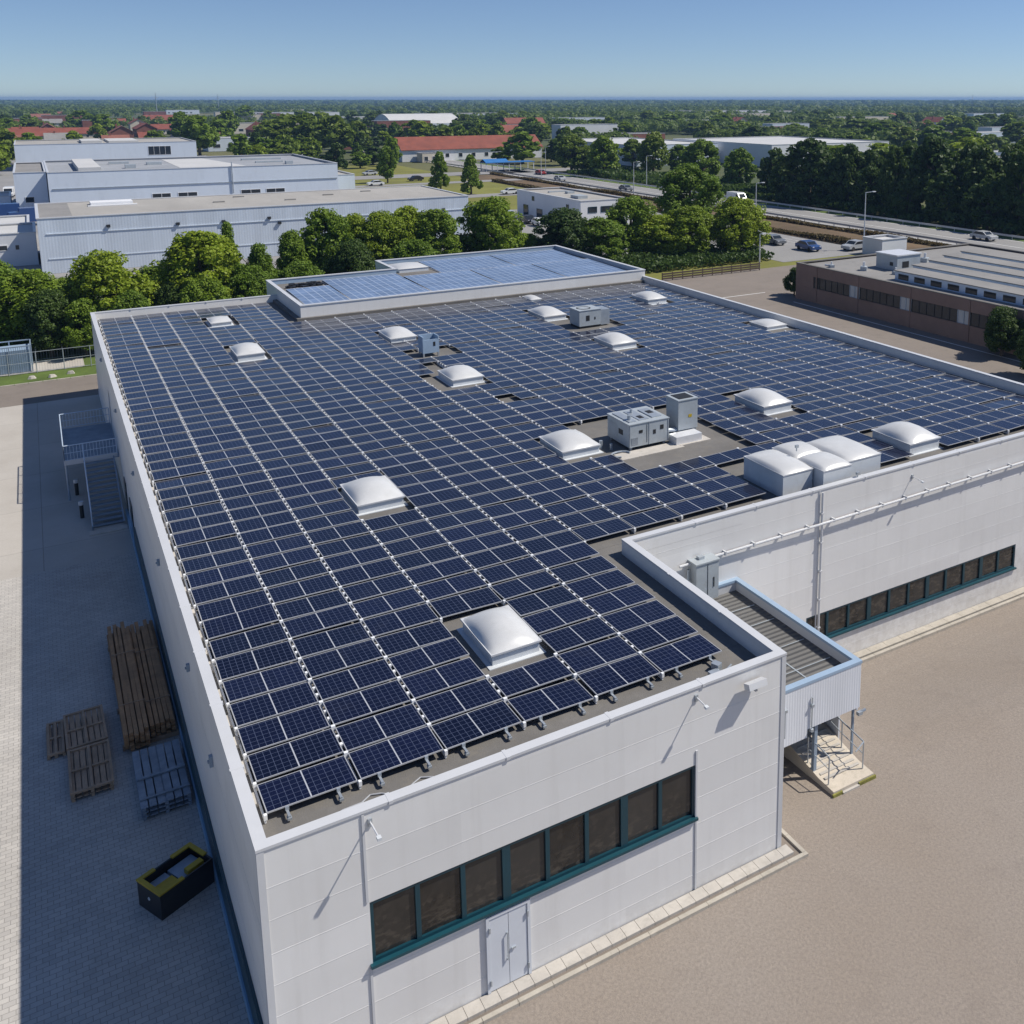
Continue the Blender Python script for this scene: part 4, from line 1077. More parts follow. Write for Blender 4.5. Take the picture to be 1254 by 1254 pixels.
near = [(-4.1, 84, 7.0, 3.5), (-1.0, 88, 5.5, 2.3), (2.0, 82, 8.4, 3.4), (6.5, 90, 5.6, 2.5), (10.6, 84, 9.3, 4.0), (14.3, 92, 9.1, 1.7), (16.6, 88, 7.3, 2.4), (20.8, 92, 7.9, 2.7), (25.5, 96, 9.6, 3.2), (29.4, 98, 8.5, 2.9), (32.3, 97, 8.8, 3.1), (36.3, 99, 9.0, 3.2), (39.3, 97, 8.6, 3.4), (44.2, 101, 4.9, 2.8), (47.2, 98, 9.7, 4.0), (53.8, 102, 4.3, 2.9), (57.6, 98, 7.6, 3.9), (62.6, 97, 6.3, 4.0), (68.7, 99, 8.5, 3.9), (71.9, 97, 6.2, 4.1), (87.7, 112, 11.6, 4.8), (76.1, 95, 7.3, 3.7), (83.7, 94, 8.1, 4.0), (-7.0, 86, 7.6, 3.7), (7.5, 82, 5.1, 2.0), (14.2, 82, 6.2, 2.4), (19.9, 84, 5.8, 2.5), (25.7, 86, 7.2, 2.6), (33.4, 88, 6.5, 2.9), (-2.8, 80, 5.7, 2.1), (-0.1, 79, 4.9, 1.9), (3.6, 79, 5.2, 2.0), (9.9, 79, 5.8, 2.3)]
near.sort(key=lambda p: (p[0] - CAM.x) / (p[1] - CAM.y))
CONE = {(14.3, 92), (20.8, 92), (16.6, 88)}
for i, (x, y, h, r) in enumerate(near):
    if (x, y) in CONE: kind, mt, ad = 'cone', leaf_mid, "slender pale green conifer"
    elif (x, y) in ((83.7, 94), (71.9, 97), (76.1, 95)): kind, mt, ad = 'round', leaf_yellow, "bright yellow-green leafy tree"
    elif (x, y) in ((2.0, 82), (10.6, 84), (29.4, 98), (36.3, 99), (32.3, 97)): kind, mt, ad = 'round', leaf_yellow, "yellow-green leafy tree"
    elif (x, y) in ((47.2, 98), (25.5, 96), (87.7, 112)): kind, mt, ad = 'tall', leaf_mid, "tall green leafy tree"
    else: kind, mt, ad = 'round', (leaf_mid, leaf_mid, leaf_dark)[i % 3], ("green leafy tree", "green leafy tree", "dark green leafy tree")[i % 3]
    tree("hedge_tree" if kind != 'cone' else "conifer", kind, 0, mt, i % 4, x, y, h * 1.03, r * 1.12, "%s behind the solar roof, %s tree from the left in the belt" % (ad, ordinal(i + 1)), "trees in the belt behind the warehouse")
mid = [(79.7, 246.9, 9.8, 2.7, 't'), (83.5, 216.0, 9.7, 2.9, 'c'), (86.7, 204.0, 9.4, 3.2, 'c'), (146.4, 304.0, 10.7, 6.4, 'd'), (139.3, 252.7, 11.5, 5.6, 'm'), (141.5, 236.0, 11.5, 5.3, 'd'), (159.2, 307.0, 5.9, 3.6, 'y'), (143.9, 316.4, 5.3, 4.2, 'd'), (153.9, 228.3, 12.7, 4.9, 'm'), (171.0, 268.5, 8.8, 5.0, 'm'), (150.0, 197.4, 11.7, 5.7, 'd'), (149.5, 180.5, 10.1, 4.6, 'd'), (164.0, 229.6, 8.8, 4.5, 'd'),
       (139.0, 141.8, 13.9, 6.5, 'd'), (141.9, 132.9, 13.0, 4.4, 'd'), (141.1, 119.2, 13.2, 3.0, 'd'), (146.3, 130.9, 11.9, 3.9, 'd'), (143.6, 111.6, 15.2, 5.5, 'd'), (143.6, 100.6, 13.9, 4.6, 'd'), (143.0, 90.9, 14.1, 5.2, 'd'), (147.4, 148.1, 11.9, 4.3, 'd'), (152.8, 126.2, 13.3, 4.9, 'd'), (150.9, 108.5, 14.1, 4.4, 'd'), (152.1, 100.2, 13.9, 3.7, 'd'), (144.9, 160.7, 11.0, 4.0, 'd'), (145, 80, 14, 5, 'd'), (140.5, 125, 9, 4, 'd'), (139.5, 105, 9, 4, 'd'), (139.5, 95, 8.6, 4, 'd'), (140, 151, 9, 4, 'd'), (139.5, 84, 9, 4, 'd'), (139.6, 114, 7.5, 3.6, 'd'), (140, 136, 8, 4, 'd'),
       (91.5, 428.6, 15.4, 10.0, 'm'), (97.4, 409.7, 16.3, 9.0, 'm'), (103.0, 391.9, 15.8, 8.7, 'm'), (117.2, 412.8, 12.6, 7.1, 'm'), (91.4, 462.3, 12.7, 6.1, 'm'), (56.1, 420.8, 15.8, 7.4, 'd'), (74.1, 491.5, 12.3, 7.1, 'd'), (64.6, 538.5, 15.7, 7.6, 'd'), (99.3, 620.0, 15.5, 6.9, 'd'), (165.7, 944.7, 16.1, 9.0, 'd'), (28.5, 767.5, 14.4, 10.3, 'd'), (37.8, 689.6, 13.1, 8.3, 'd'), (29.7, 607.5, 8.9, 4.6, 'y'), (-0.5, 730.0, 9.8, 7.4, 'm'), (-12.9, 660.5, 11.6, 7.6, 'd'), (-11.1, 401.3, 11.5, 6.5, 'm'), (-13.3, 335.4, 10.9, 5.9, 'y'),
       (205.4, 658.2, 7.8, 5.7, 'm'), (265.2, 709.0, 7.4, 6.3, 'm'), (207.0, 524.6, 9.3, 5.7, 'm'), (210.2, 495.9, 8.9, 6.4, 'm'), (249.0, 498.6, 8.4, 6.6, 'y'), (326.7, 624.9, 8.7, 9.6, 'd'), (306.8, 540.1, 9.8, 8.5, 'm'), (277.5, 454.4, 9.8, 6.4, 'y'), (392.0, 584.5, 11.7, 10.7, 'd'), (360.2, 507.1, 7.8, 7.4, 'm'), (401.3, 537.1, 11.1, 10.2, 'd'), (361.9, 457.7, 8.7, 7.9, 'y'), (454.8, 545.7, 9.3, 9.5, 'm'), (373.0, 422.0, 8.4, 7.6, 'y'), (431.5, 463.1, 9.8, 9.5, 'm'), (420.3, 421.7, 10.6, 10.9, 'm'), (400.4, 378.4, 10.7, 10.0, 'm'), (381.6, 342.5, 6.6, 6.7, 'y'), (354.8, 299.5, 8.2, 6.8, 'm'), (331.4, 265.1, 10.2, 7.6, 'd'), (363.6, 276.8, 6.9, 8.1, 'm'), (398.6, 291.0, 11.6, 8.6, 'm'), (287.6, 277.8, 6.6, 4.7, 'y'), (289.0, 291.3, 5.5, 4.8, 'm'), (529.4, 402.5, 12.9, 7.4, 'd'), (582.9, 466.5, 10.5, 8.3, 'd')]
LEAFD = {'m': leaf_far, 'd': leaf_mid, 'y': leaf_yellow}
KM = {'t': ('tall', leaf_mid), 'c': ('cone', leaf_mid), 'm': ('round', leaf_mid), 'd': ('round', leaf_dark), 'y': ('round', leaf_yellow)}
for i, (x, y, h, r, k) in enumerate(mid):
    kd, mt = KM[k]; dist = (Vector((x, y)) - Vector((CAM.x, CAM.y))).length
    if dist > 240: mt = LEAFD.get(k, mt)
    if k in 'tc':
        lb = {79.7: "tall broad green tree on the lawn, farthest left of three by the lane", 83.5: "pointed dark green tree on the lawn, middle one of three", 86.7: "pointed dark green tree on the lawn, right one of three"}[x]; gp = None
    elif 138 < x < 156 and y < 170: lb, gp = "tall dark green tree in the wall of trees beyond the road", "dark trees lining the road"
    elif dist < 330: lb, gp = "leafy tree standing beyond the road near the flat white sheds", "trees beyond the road"
    else: lb, gp = "rounded tree on the plain well beyond the nearest sheds", "far trees on the plain"
    tree("conifer" if k == 'c' else "leafy_tree", kd, 1 if dist < 330 else 2, mt, i % 3, x, y, h, r, lb, gp)
ex = random.Random(17)
for i in range(40):
    a, b_, c_, d_ = ((60, 290, 108, 326), (60, 345, 108, 372), (62, 385, 190, 520), (115, 385, 230, 470))[i % 4]
    tree("leafy_tree", 'round' if i % 3 else 'tall', 2, ex.choice([leaf_mid, leaf_far, leaf_yellow, leaf_dark]), i % 3, ex.uniform(a, c_), ex.uniform(b_, d_), ex.uniform(4.5, 10.5), ex.uniform(2.4, 5.2), "rounded tree on the plain well beyond the nearest sheds", "far trees on the plain")
for (x, y, h, r, lb) in ((71.9, 67.0, 3.2, 1.2, "small round bush at the brown building's left end"), (69.4, 35.6, 4.4, 1.9, "small round tree on the lot in front of the brown building's windows"), (66.5, 29.6, 4.2, 1.9, "small round tree nearest the right picture edge on the lot")):
    tree("small_tree", 'round', 0, leaf_dark, 1, x, y, h, r, lb, None)

# where the trees may not stand: buildings, roads, yards
KEEP = [(-20, 100, 62, 260), (-20, 340, 60, 420), (60, 100, 134, 330), (110, 330, 200, 380), (205, 660, 300, 760), (165, 210, 300, 340), (225, 200, 290, 232), (300, 860, 480, 960), (110, 300, 136, 420)]
def clear(x, y, r=6): return not any(a - r < x < c_ + r and b_ - r < y < d_ + r for a, b_, c_, d_ in KEEP)
FW2 = Vector((.52, .854)); RT2 = Vector((.854, -.52))
hs = [(-1, 579), (11, 551), (41, 600), (50, 547), (8, 725), (28, 815), (65, 786), (73, 702), (76, 637), (48, 853), (-10, 879), (84, 579), (111, 584), (141, 539), (178, 620), (231, 510), (302, 640), (10, 1200), (38, 1397), (96, 988), (543, 491), (476, 450), (619, 542), (499, 644), (718, 677), (636, 480), (134, 848), (123, 440), (20, 640), (-8, 500), (30, 480), (-4, 610), (58, 660), (90, 880), (14, 880), (60, 940), (110, 1080), (160, 1010)]
for (x, y) in hs: KEEP.append((x - 10, y - 40, x + 10, y + 6))
lb_ = random.Random(8); LOWB = []
for i in range(46):
    d = lb_.uniform(430, 1500); l = d * lb_.uniform(-.68, .40 if i % 3 else -.1); x = CAM.x + FW2.x * d + RT2.x * l; y = CAM.y + FW2.y * d + RT2.y * l
    if not clear(x, y, 10): continue
    L, D_ = lb_.uniform(18, 60), lb_.uniform(10, 18); LOWB.append((x, y, L, D_)); KEEP.append((x - L / 2, y - D_ / 2 - d * .11, x + L / 2, y + D_ / 2))
cnt = 0; rng = random.Random(3)
def vnoise(x, y, s): 
    from mathutils import noise as mn
    return mn.noise(Vector((x / s, y / s, 3.3)))
while cnt < 130:
    d = rng.uniform(260, 950) if rng.random() < .75 else rng.uniform(240, 600)
    l = d * rng.uniform(-.70, .42); x = CAM.x + FW2.x * d + RT2.x * l; y = CAM.y + FW2.y * d + RT2.y * l
    if not clear(x, y): continue
    right_side = l / d > -.15
    if vnoise(x, y, 90) < (-.12 if right_side else .10): continue
    h = rng.uniform(6.5, 11.5) * (1 if d < 600 else 1.15); r = h * rng.uniform(.42, .75)
    tree("leafy_tree", 'round' if rng.random() < .85 else 'tall', 2, rng.choice([leaf_mid, leaf_dark, leaf_far, leaf_far, leaf_yellow]), rng.randrange(3), x, y, h, r, "rounded tree on the plain well beyond the nearest sheds", "far trees on the plain"); cnt += 1
# the far wood: beyond counting
Ps, Us, Vs = [], [], []
rg = np.random.default_rng(9)
def wood(nt_, d0, d1, per, rr, hh, leaf, thr, scale, power=1.0):
    k = 0; tries = 0
    while k < nt_ and tries < nt_ * 12:
        tries += 1
        d = d0 * (d1 / d0) ** (rg.uniform() ** power)
        l = d * rg.uniform(-.74, .46); x = CAM.x + FW2.x * d + RT2.x * l; y = CAM.y + FW2.y * d + RT2.y * l
        if not clear(x, y, 12): continue
        if vnoise(x * .6, y, scale) < thr + (.12 if l / d < -.2 else -.08): continue
        R = rg.uniform(*rr); H = rg.uniform(*hh)
        dv = rg.normal(size=(per, 3)); dv /= np.linalg.norm(dv, axis=1)[:, None]; dv[:, 2] = np.abs(dv[:, 2]) * 1.0 - .15
        P = dv * (rg.uniform(.72, 1.04, per)[:, None]) * np.array([R, R, H * .62]) + np.array([x, y, H * .40])
        P[:, 2] = np.maximum(P[:, 2], .3)
        nr = dv * 1.0 + rg.normal(size=(per, 3)) * .2; nr /= np.linalg.norm(nr, axis=1)[:, None]
        a = np.cross(nr, rg.normal(size=(per, 3))); a /= np.linalg.norm(a, axis=1)[:, None]; b_ = np.cross(nr, a); s_ = leaf * rg.uniform(.6, 1.2, per)
        Ps.append(P); Us.append(a * (s_ * .5)[:, None]); Vs.append(b_ * (s_ * .42)[:, None]); k += 1
wood(2100, 400, 900, 130, (3, 6.5), (5, 9.5), 1.25, .02, 120)
wood(2400, 800, 1700, 110, (5, 10), (7, 12.5), 1.9, -.02, 260)
wood(3600, 1500, 3600, 46, (6, 13), (8, 13), 4.0, -.05, 420)
wood(3200, 3300, 9500, 26, (22, 50), (10, 16), 13.0, -.2, 900)
tag(add_mesh("far_wood", quads_mesh("far_wood", np.concatenate(Ps), np.concatenate(Us), np.concatenate(Vs), leaf_wood)), "dark green woodland filling the plain to the horizon", "woodland", None, "stuff")

# ------------------------------------------------------------------ other buildings
def windows_on(parent, rects, glass=winglass, frame=whitewall):
    """rects: (p0, p1, z0, z1) along a wall; outward to the right-hand side of p0->p1"""
    for (p0, p1, z0, z1) in rects:
        a = Vector((*p0, 0)); e = Vector((*p1, 0)); d = e - a; L = d.length; d.normalize(); n = Vector((d.y, -d.x, 0))
        M_ = Matrix.Translation(a) @ Matrix(((d.x, n.x, 0, 0), (d.y, n.y, 0, 0), (0, 0, 1, 0), (0, 0, 0, 1)))
        f = MB(); t_ = .09
        f.box(0, .0, z0, L, .07, z0 + t_, M=M_); f.box(0, 0, z1 - t_, L, .07, z1, M=M_); f.box(0, 0, z0 + t_, t_, .07, z1 - t_, M=M_); f.box(L - t_, 0, z0 + t_, L, .07, z1 - t_, M=M_)
        k = max(1, int(L / 1.6))
        for i in range(1, k): f.box(L * i / k - .04, .001, z0 + t_, L * i / k + .04, .069, z1 - t_, M=M_)
        w_ = f.build("window", frame, parent)
        g_ = MB(); g_.quad(*[M_ @ Vector(p) for p in ((t_, .03, z0 + t_), (L - t_, .03, z0 + t_), (L - t_, .03, z1 - t_), (t_, .03, z1 - t_))]); g_.build("pane", glass, w_)
def flat_building(name, label, cat, x0, y0, x1, y1, h, wm, rm, cm_=copingm, par=.35, wins=(), z0=0, group=None, fm=whitewall):
    o = thing(name, label, cat, (0, 0, 0), 0, group)
    P = [(x0, y0), (x1, y0), (x1, y1), (x0, y1)]
    b = MB()
    for i in range(4): wall_skin(b, P[i], P[(i + 1) % 4], z0, h - .12)
    b.build("wall", wm, o)
    b = MB(); ring(b, P, .08, -.3, h - .12, h); b.build("coping", cm_, o)
    b = MB(); zr = h - par; b.quad((x0, y0, zr), (x1, y0, zr), (x1, y1, zr), (x0, y1, zr)); ring(b, P, -.01, -.22, zr, h - .121); b.build("roof", rm, o)
    windows_on(o, wins, frame=fm)
    return o
def seg(y, xs, z0, z1): return [((a, y), (b, y), z0, z1) for a, b in xs]
# A: long ribbed warehouse
A = flat_building("ribbed_warehouse", "long pale blue ribbed warehouse with worn felt roof behind the tree belt", "warehouse", -2.9, 129.5, 56.5, 151.5, 7.4, corrblue, paleroof, wins=seg(129.5, [(14, 16.5), (27.5, 30.2)], .6, 2.0), par=.15)
b = MB(); b.box(-2.6, 129.9, 7.26, 1.2, 151, 7.30); b.build("roof_patch", greyroof, A)
b = MB(); b.box(4, 144, 7.26, 9.5, 147.2, 7.75); b.box(3.6, 143.2, 7.26, 10, 143.95, 7.4); b.build("roof_hatch", whitewall, A)
b = MB(); b.box(-2.0, 129.40, 5.2, 56.2, 129.496, 5.3); b.box(-2.0, 129.42, 1.9, 50, 129.497, 2.0); b.build("wall_rail", bluewhite, A)
for x in (5, 13.5, 19.4, 25.6, 27, 33.8, 52):
    b = MB(); b.box(x, 129.2, 4.7 + (x % 3) * .5, x + .45, 129.499, 5.05 + (x % 3) * .5); b.build("wall_fitting", darkm, A)
b = MB(); 
for (x, y) in ((20, 140), (24, 147), (30, 138), (37, 143), (44, 146)): b.box(x, y, 7.26, x + 1.6, y + .5, 7.42)
b.build("roof_debris", greyroof, A)
# B: mid white warehouse and its side block
B = flat_building("white_warehouse", "white flat-roofed warehouse with window pairs behind the ribbed one", "warehouse", -.4, 203, 55, 246, 8.7, bluewhite, bluishroof, wins=seg(203, [(17.5, 21), (22.3, 26), (34.5, 38.5), (39.6, 43.5)], 2.2, 3.7), par=.5)
b = MB(); b.quad((24, 204, 8.24), (38, 204, 8.24), (33, 245, 8.24), (24, 245, 8.24)); b.build("white_patch", whiteroof, B)
b = MB(); b.box(5, 206, 8.21, 9, 240, 9.2); b.build("roof_light", whiteroof, B)
for (x, y, w_, d_, h_) in ((14, 215, 2, 2, .8), (19, 225, 3, 2, .6), (12, 232, 4, 1.5, .5), (41, 220, 6, 1, .35), (40, 232, 9, 1.2, .4), (46, 212, 1.5, 1.5, .7)):
    b = MB(); b.box(x, y, 8.21, x + w_, y + d_, 8.21 + h_); b.build("roof_unit", steel2, B)
b = MB(); b.box(.2, 202.85, 5.3, 54.8, 202.996, 5.45); b.tube((33, 202.8, 3), (33, 202.8, 9.6), .12); b.build("wall_pipe", steel, B)
flat_building("side_block", "blank white block against the white warehouse's left end", "building", -6.0, 207, -.55, 243, 8.6, bluewhite, greyroof, wins=[((-4.5, 207), (-2.9, 207), 2.6, 3.8)])
# C
C_ = flat_building("white_hall", "farther white hall with a green glazed strip behind the white warehouses", "hall", -7.0, 352, 46, 392, 8.4, bluewhite, paleroof, wins=[((31, 352), (38, 352), 4.0, 7.0)])
b = MB(); b.box(12, 360, 8.06, 18, 380, 8.9); b.box(20, 360, 8.06, 29, 385, 8.7); b.build("roof_light", whiteroof, C_)
flat_building("rear_annex", "low pale annex at the white warehouse's right end", "building", 55.2, 215, 62, 240, 5.2, bluewhite, paleroof)
# D
D = flat_building("office_building", "small two-storey white office with a pale flat roof beyond the tree belt", "office building", 79.3, 134, 89.2, 161, 4.9, whitewall, paleroof,
                  wins=[((79.3, 158), (79.3, 155.8), .1, 2.2), ((79.3, 152), (79.3, 149.5), .2, 1.9), ((79.3, 146.5), (79.3, 141.5), .1, 1.6), ((79.3, 154), (79.3, 153), 3.2, 4.1), ((79.3, 139.5), (79.3, 138.5), 2.2, 3.8), ((80.8, 134), (82.6, 134), 2.6, 3.7), ((83.4, 134), (86.0, 134), 2.6, 3.7), ((86.6, 134), (88.2, 134), 2.6, 3.7)], fm=tealm)
b = MB(); b.box(82, 140, 4.55, 84, 143, 5.1); b.box(85, 150, 4.55, 86.5, 151.2, 5.0); b.box(83, 154, 4.55, 87, 154.6, 4.8); b.build("roof_unit", steel2, D)
# E: red-roofed range (gabled)
def gable(name, label, x0, y0, x1, y1, h, rh, wm, rm, along='x', wins=(), group=None, chim=False):
    o = thing(name, label, "house" if name == "house" else "building", (0, 0, 0), 0, group)
    b = MB(); P = [(x0, y0), (x1, y0), (x1, y1), (x0, y1)]
    for i in range(4): wall_skin(b, P[i], P[(i + 1) % 4], 0, h)
    if along == 'x':
        ym = (y0 + y1) / 2
        b.poly([(x0, y1, h), (x0, y0, h), (x0, ym, h + rh)]); b.poly([(x1, y0, h), (x1, y1, h), (x1, ym, h + rh)])
    else:
        xm = (x0 + x1) / 2
        b.poly([(x0, y0, h), (x1, y0, h), (xm, y0, h + rh)]); b.poly([(x1, y1, h), (x0, y1, h), (xm, y1, h + rh)])
    b.build("wall", wm, o)
    b = MB(); e = .5; t_ = .18; k = rh / ((y1 - y0) / 2 if along == 'x' else (x1 - x0) / 2)
    def slope(pa, pb, pc, pd):
        up = Vector((0, 0, t_)); v = [Vector(p) for p in (pa, pb, pc, pd)]; w_ = [p + up for p in v]
        b.quad(*w_); b.quad(*v[::-1])
        for i in range(4): j = (i + 1) % 4; b.quad(v[i], v[j], w_[j], w_[i])
    if along == 'x':
        slope((x0 - e, y0 - e, h - e * k + .01), (x1 + e, y0 - e, h - e * k + .01), (x1 + e, ym, h + rh + .01), (x0 - e, ym, h + rh + .01)); slope((x1 + e, y1 + e, h - e * k + .01), (x0 - e, y1 + e, h - e * k + .01), (x0 - e, ym, h + rh + .01), (x1 + e, ym, h + rh + .01))
    else:
        slope((x0 - e, y1 + e, h - e * k + .01), (x0 - e, y0 - e, h - e * k + .01), (xm, y0 - e, h + rh + .01), (xm, y1 + e, h + rh + .01)); slope((x1 + e, y0 - e, h - e * k + .01), (x1 + e, y1 + e, h - e * k + .01), (xm, y1 + e, h + rh + .01), (xm, y0 - e, h + rh + .01))
    rf = b.build("roof", rm, o)
    if chim:
        c_ = MB(); cx, cy = x0 + (x1 - x0) * .3, (y0 + y1) / 2; c_.box(cx - .4, cy - .4, h + rh * .5, cx + .4, cy + .4, h + rh + 1.1); c_.build("chimney", brick, rf)
    windows_on(o, wins)
    return o
E_ = gable("farm_building", "long white building under a red tiled roof in the middle distance", 112, 333, 168, 347, 4.4, 4.2, whitewall, redtile, 'x', wins=seg(333, [(118 + i * 5.2, 119.6 + i * 5.2) for i in range(9)], 1.2, 2.8))
flat_building("lean_to", "low building with a white doorway beside the red-roofed barn", "building", 117.3, 326.5, 124, 332.4, 3.4, creamwall, greyroof, wins=seg(326.5, [(118, 119.5), (121, 122.5)], .5, 2.2))
# F: arched hall
o = thing("arched_hall", "white arched-roof hall in the distance behind the red-roofed building", "hall", (0, 0, 0))
b = MB(); x0, x1, y0, y1 = 212, 262, 660, 705; n = 12; top = []
for i in range(n + 1):
    a = i / n; top.append((y0 + (y1 - y0) * a, 5.5 + 6.5 * math.sin(PI * a) ** .8))
b.quad((x0, y0, 0), (x1, y0, 0), (x1, y0, 5.5), (x0, y0, 5.5)); b.quad((x1, y1, 0), (x0, y1, 0), (x0, y1, 5.5), (x1, y1, 5.5))
b.poly([(x0, y, z) for y, z in top[::-1]] + [(x0, y0, 0), (x0, y1, 0)]); b.poly([(x1, y, z) for y, z in top] + [(x1, y1, 0), (x1, y0, 0)]); b.build("wall", bluewhite, o)
b = MB()
for (ya, za), (yb, zb) in zip(top[:-1], top[1:]): b.quad((x0 - .6, ya, za + .1), (x1 + .6, ya, za + .1), (x1 + .6, yb, zb + .1), (x0 - .6, yb, zb + .1))
b.build("roof", whiteroof, o, smooth=True)
windows_on(o, seg(660, [(222, 226), (238, 244)], .2, 4.2))
# G
flat_building("long_hall", "long low grey-roofed hall right of the arched hall", "hall", 318, 870, 410, 925, 9.0, bluewhite, greyroof, wins=seg(870, [(322 + i * 8, 327 + i * 8) for i in range(11)], 2, 6.5))
# H, I, J: flat white sheds beyond the road
flat_building("flat_shed", "wide flat white shed beyond the road, half hidden by trees, left one", "shed", 172, 268, 206, 330, 7.2, bluewhite, whiteroof, wins=seg(268, [(176, 180), (190, 196)], 2, 4))
flat_building("flat_shed", "wide flat white shed beyond the road with a small dark window, right one", "shed", 208, 240, 262, 300, 7.6, whitewall, whiteroof, wins=[((208, 262), (208, 259), 3.2, 4.6)] + seg(240, [(228, 232), (246, 249)], 3, 4.4))
flat_building("low_shed", "low grey flat-roofed shed between the dark trees beyond the road", "shed", 214, 176, 252, 208, 5.5, bluewhite, paleroof)
flat_building("low_shed", "low pale shed roof showing at the right picture edge beyond the trees", "shed", 262, 150, 300, 200, 5.8, bluewhite, whiteroof)
flat_building("far_shed", "thin white shed line far off left of centre", "shed", 170, 800, 300, 830, 8, whitewall, whiteroof, group=None)
flat_building("far_shed", "thin pale shed line far off below the horizon at the right", "shed", 640, 880, 760, 930, 8, whitewall, whiteroof)
flat_building("far_shed", "long white shed far off in the open field right of centre", "shed", 690, 1010, 820, 1050, 8, whitewall, greyroof)
flat_building("far_shed", "long white shed far off at the left below the horizon", "shed", 190, 1130, 300, 1160, 8, whitewall, whiteroof)
# left annexes
flat_building("loading_block", "white loading block left of the ribbed warehouse", "building", -9.5, 139, -3.2, 152, 4.6, whitewall, whiteroof, wins=seg(139, [(-8.4, -6.6), (-5.8, -5.2)], 2.2, 3.0))
flat_building("loading_shed", "low white shed with pale roof farther left of the ribbed warehouse", "shed", -14, 163, -4.0, 176, 3.4, whitewall, whiteroof, wins=seg(163, [(-12, -10), (-8, -6.2)], 1, 2.2))
flat_building("loading_shed", "low grey shed left of the white side block", "shed", -16, 214, -7, 226, 3.6, bluewhite, whiteroof)
# houses
rh_ = random.Random(21)
for i, (x, y) in enumerate(hs):
    L = rh_.uniform(10, 18) if i % 4 else rh_.uniform(22, 32); D_ = rh_.uniform(9, 12); al = 'x' if rh_.random() < .75 else 'y'
    a, c_ = (L, D_) if al == 'x' else (D_, L)
    h = rh_.uniform(3.0, 5.5); wm = rh_.choice([creamwall, whitewall, brick, brick]); rm = rh_.choice([redtile, redtile, redtile, brick, greyroof])
    if i % 7 == 0: rm = redtile; wm = creamwall
    wins = seg(y - c_ / 2, [(x - a / 2 + 2 + q * 4, x - a / 2 + 3.4 + q * 4) for q in range(int((a - 3) / 4))], 1.0, 2.4)
    side = "left" if x < 140 else "right"
    gable("house", "small far-off house with a pitched %s roof among trees on the plain" % {"red_tile_roof": "red tiled", "red_brick": "dull red", "grey_flat_roof": "grey"}[rm.name], x - a / 2, y - c_ / 2, x + a / 2, y + c_ / 2, h, rh_.uniform(2.4, 3.8), wm, rm, al, wins, "houses on the plain with %s roofs" % rm.name.split("_")[0] + (" " if rm.name != "red_brick" else " dull"), chim=True)
lb_ = random.Random(18)
for (x, y, L, D_) in LOWB:
    wm, rm = lb_.choice([(whitewall, whiteroof), (creamwall, paleroof), (brick, greyroof), (bluewhite, whiteroof), (brick, redtile)])
    kindw = {"white_render": "white", "cream_render": "cream", "red_brick": "brick", "pale_blue_cladding": "pale blue"}[wm.name]
    flat_building("low_building", "low flat %s building among trees far off on the plain" % kindw, "building", x - L / 2, y - D_ / 2, x + L / 2, y + D_ / 2, lb_.uniform(5, 9), wm, rm, group="low %s buildings on the plain" % kindw, wins=seg(y - D_ / 2, [(x - L / 2 + 2 + q * 6, x - L / 2 + 5 + q * 6) for q in range(int((L - 3) / 6))], 1.5, 3.2))
# blue canopy stall by the lane
o = thing("blue_canopy", "long bright blue canopy beside the road in the middle distance", "canopy", (119, 272, 0))
b = MB(); b.box(0, 0, 2.6, 17, 5, 2.8); b.quad((0, 0, 2.81), (8, 0, 2.81), (8, 2.5, 3.8), (0, 2.5, 3.8)); b.quad((8, 5, 2.81), (0, 5, 2.81), (0, 2.5, 3.8), (8, 2.5, 3.8)); b.build("roof", bluetarp, o)
b = MB()
for x in (.2, 4, 8, 12, 16.6):
    for y in (.2, 4.6): b.box(x, y, 0, x + .2, y + .2, 2.599)
b.build("post", whitewall, o)

# brown building on the right
BB = thing("brown_building", "low brown brick building with a long strip of dark windows beside the lot", "building")
bx0, by0, bx1, by1, bh = 70.9, 14.0, 100.0, 65.6, 4.2
P = [(bx0, by0), (bx1, by0), (bx1, by1), (bx0, by1)]
b = MB(); wall_skin(b, P[0], P[1], -.2, bh - .1); wall_skin(b, P[1], P[2], -.2, bh - .1); wall_skin(b, P[2], P[3], -.2, bh - .1)
wall_skin(b, P[3], P[0], -.2, bh - .1, [(3.0, 51.0, 1.65, 2.95)], .2); b.build("wall", brownwall, BB)
b = MB(); ring(b, P, .05, -.35, bh - .1, bh); b.build("coping", roofm, BB)
b = MB(); b.quad((bx0, by0, bh - .25), (bx1, by0, bh - .25), (bx1, by1, bh - .25), (bx0, by1, bh - .25)); b.build("roof", greyroof, BB)
pl = random.Random(4)
y = by1 - 3.0; k = 0
while y > by0 + .8:
    L = (2.9, 2.9, 1.55)[k % 3]
    b = MB(); ya, yb = y, y - L + .06
    for q in range(3 if L > 2 else 2):
        f0 = ya + (yb - ya) * q / (3 if L > 2 else 2)
        b.box(bx0 + .05, f0 - .04, 1.66, bx0 + .12, f0 + .04, 2.94)
    b.box(bx0 + .05, yb, 1.655, bx0 + .12, ya, 1.72); b.box(bx0 + .05, yb, 2.88, bx0 + .12, ya, 2.945)
    wd = b.build("window", greymet if k % 3 == 2 else darkm, BB)
    b = MB(); b.quad((bx0 + .09, ya, 1.72), (bx0 + .09, yb, 1.72), (bx0 + .09, yb, 2.88), (bx0 + .09, ya, 2.88)); b.build("pane", winglass if k % 3 != 2 else steel2, wd)
    y -= L; k += 1
b = MB()
for yy in (62.0, 55.4, 48.0, 40.6, 33.2, 25.8): b.box(bx0 - .06, yy, 0, bx0 - .002, yy + .12, 4.05)
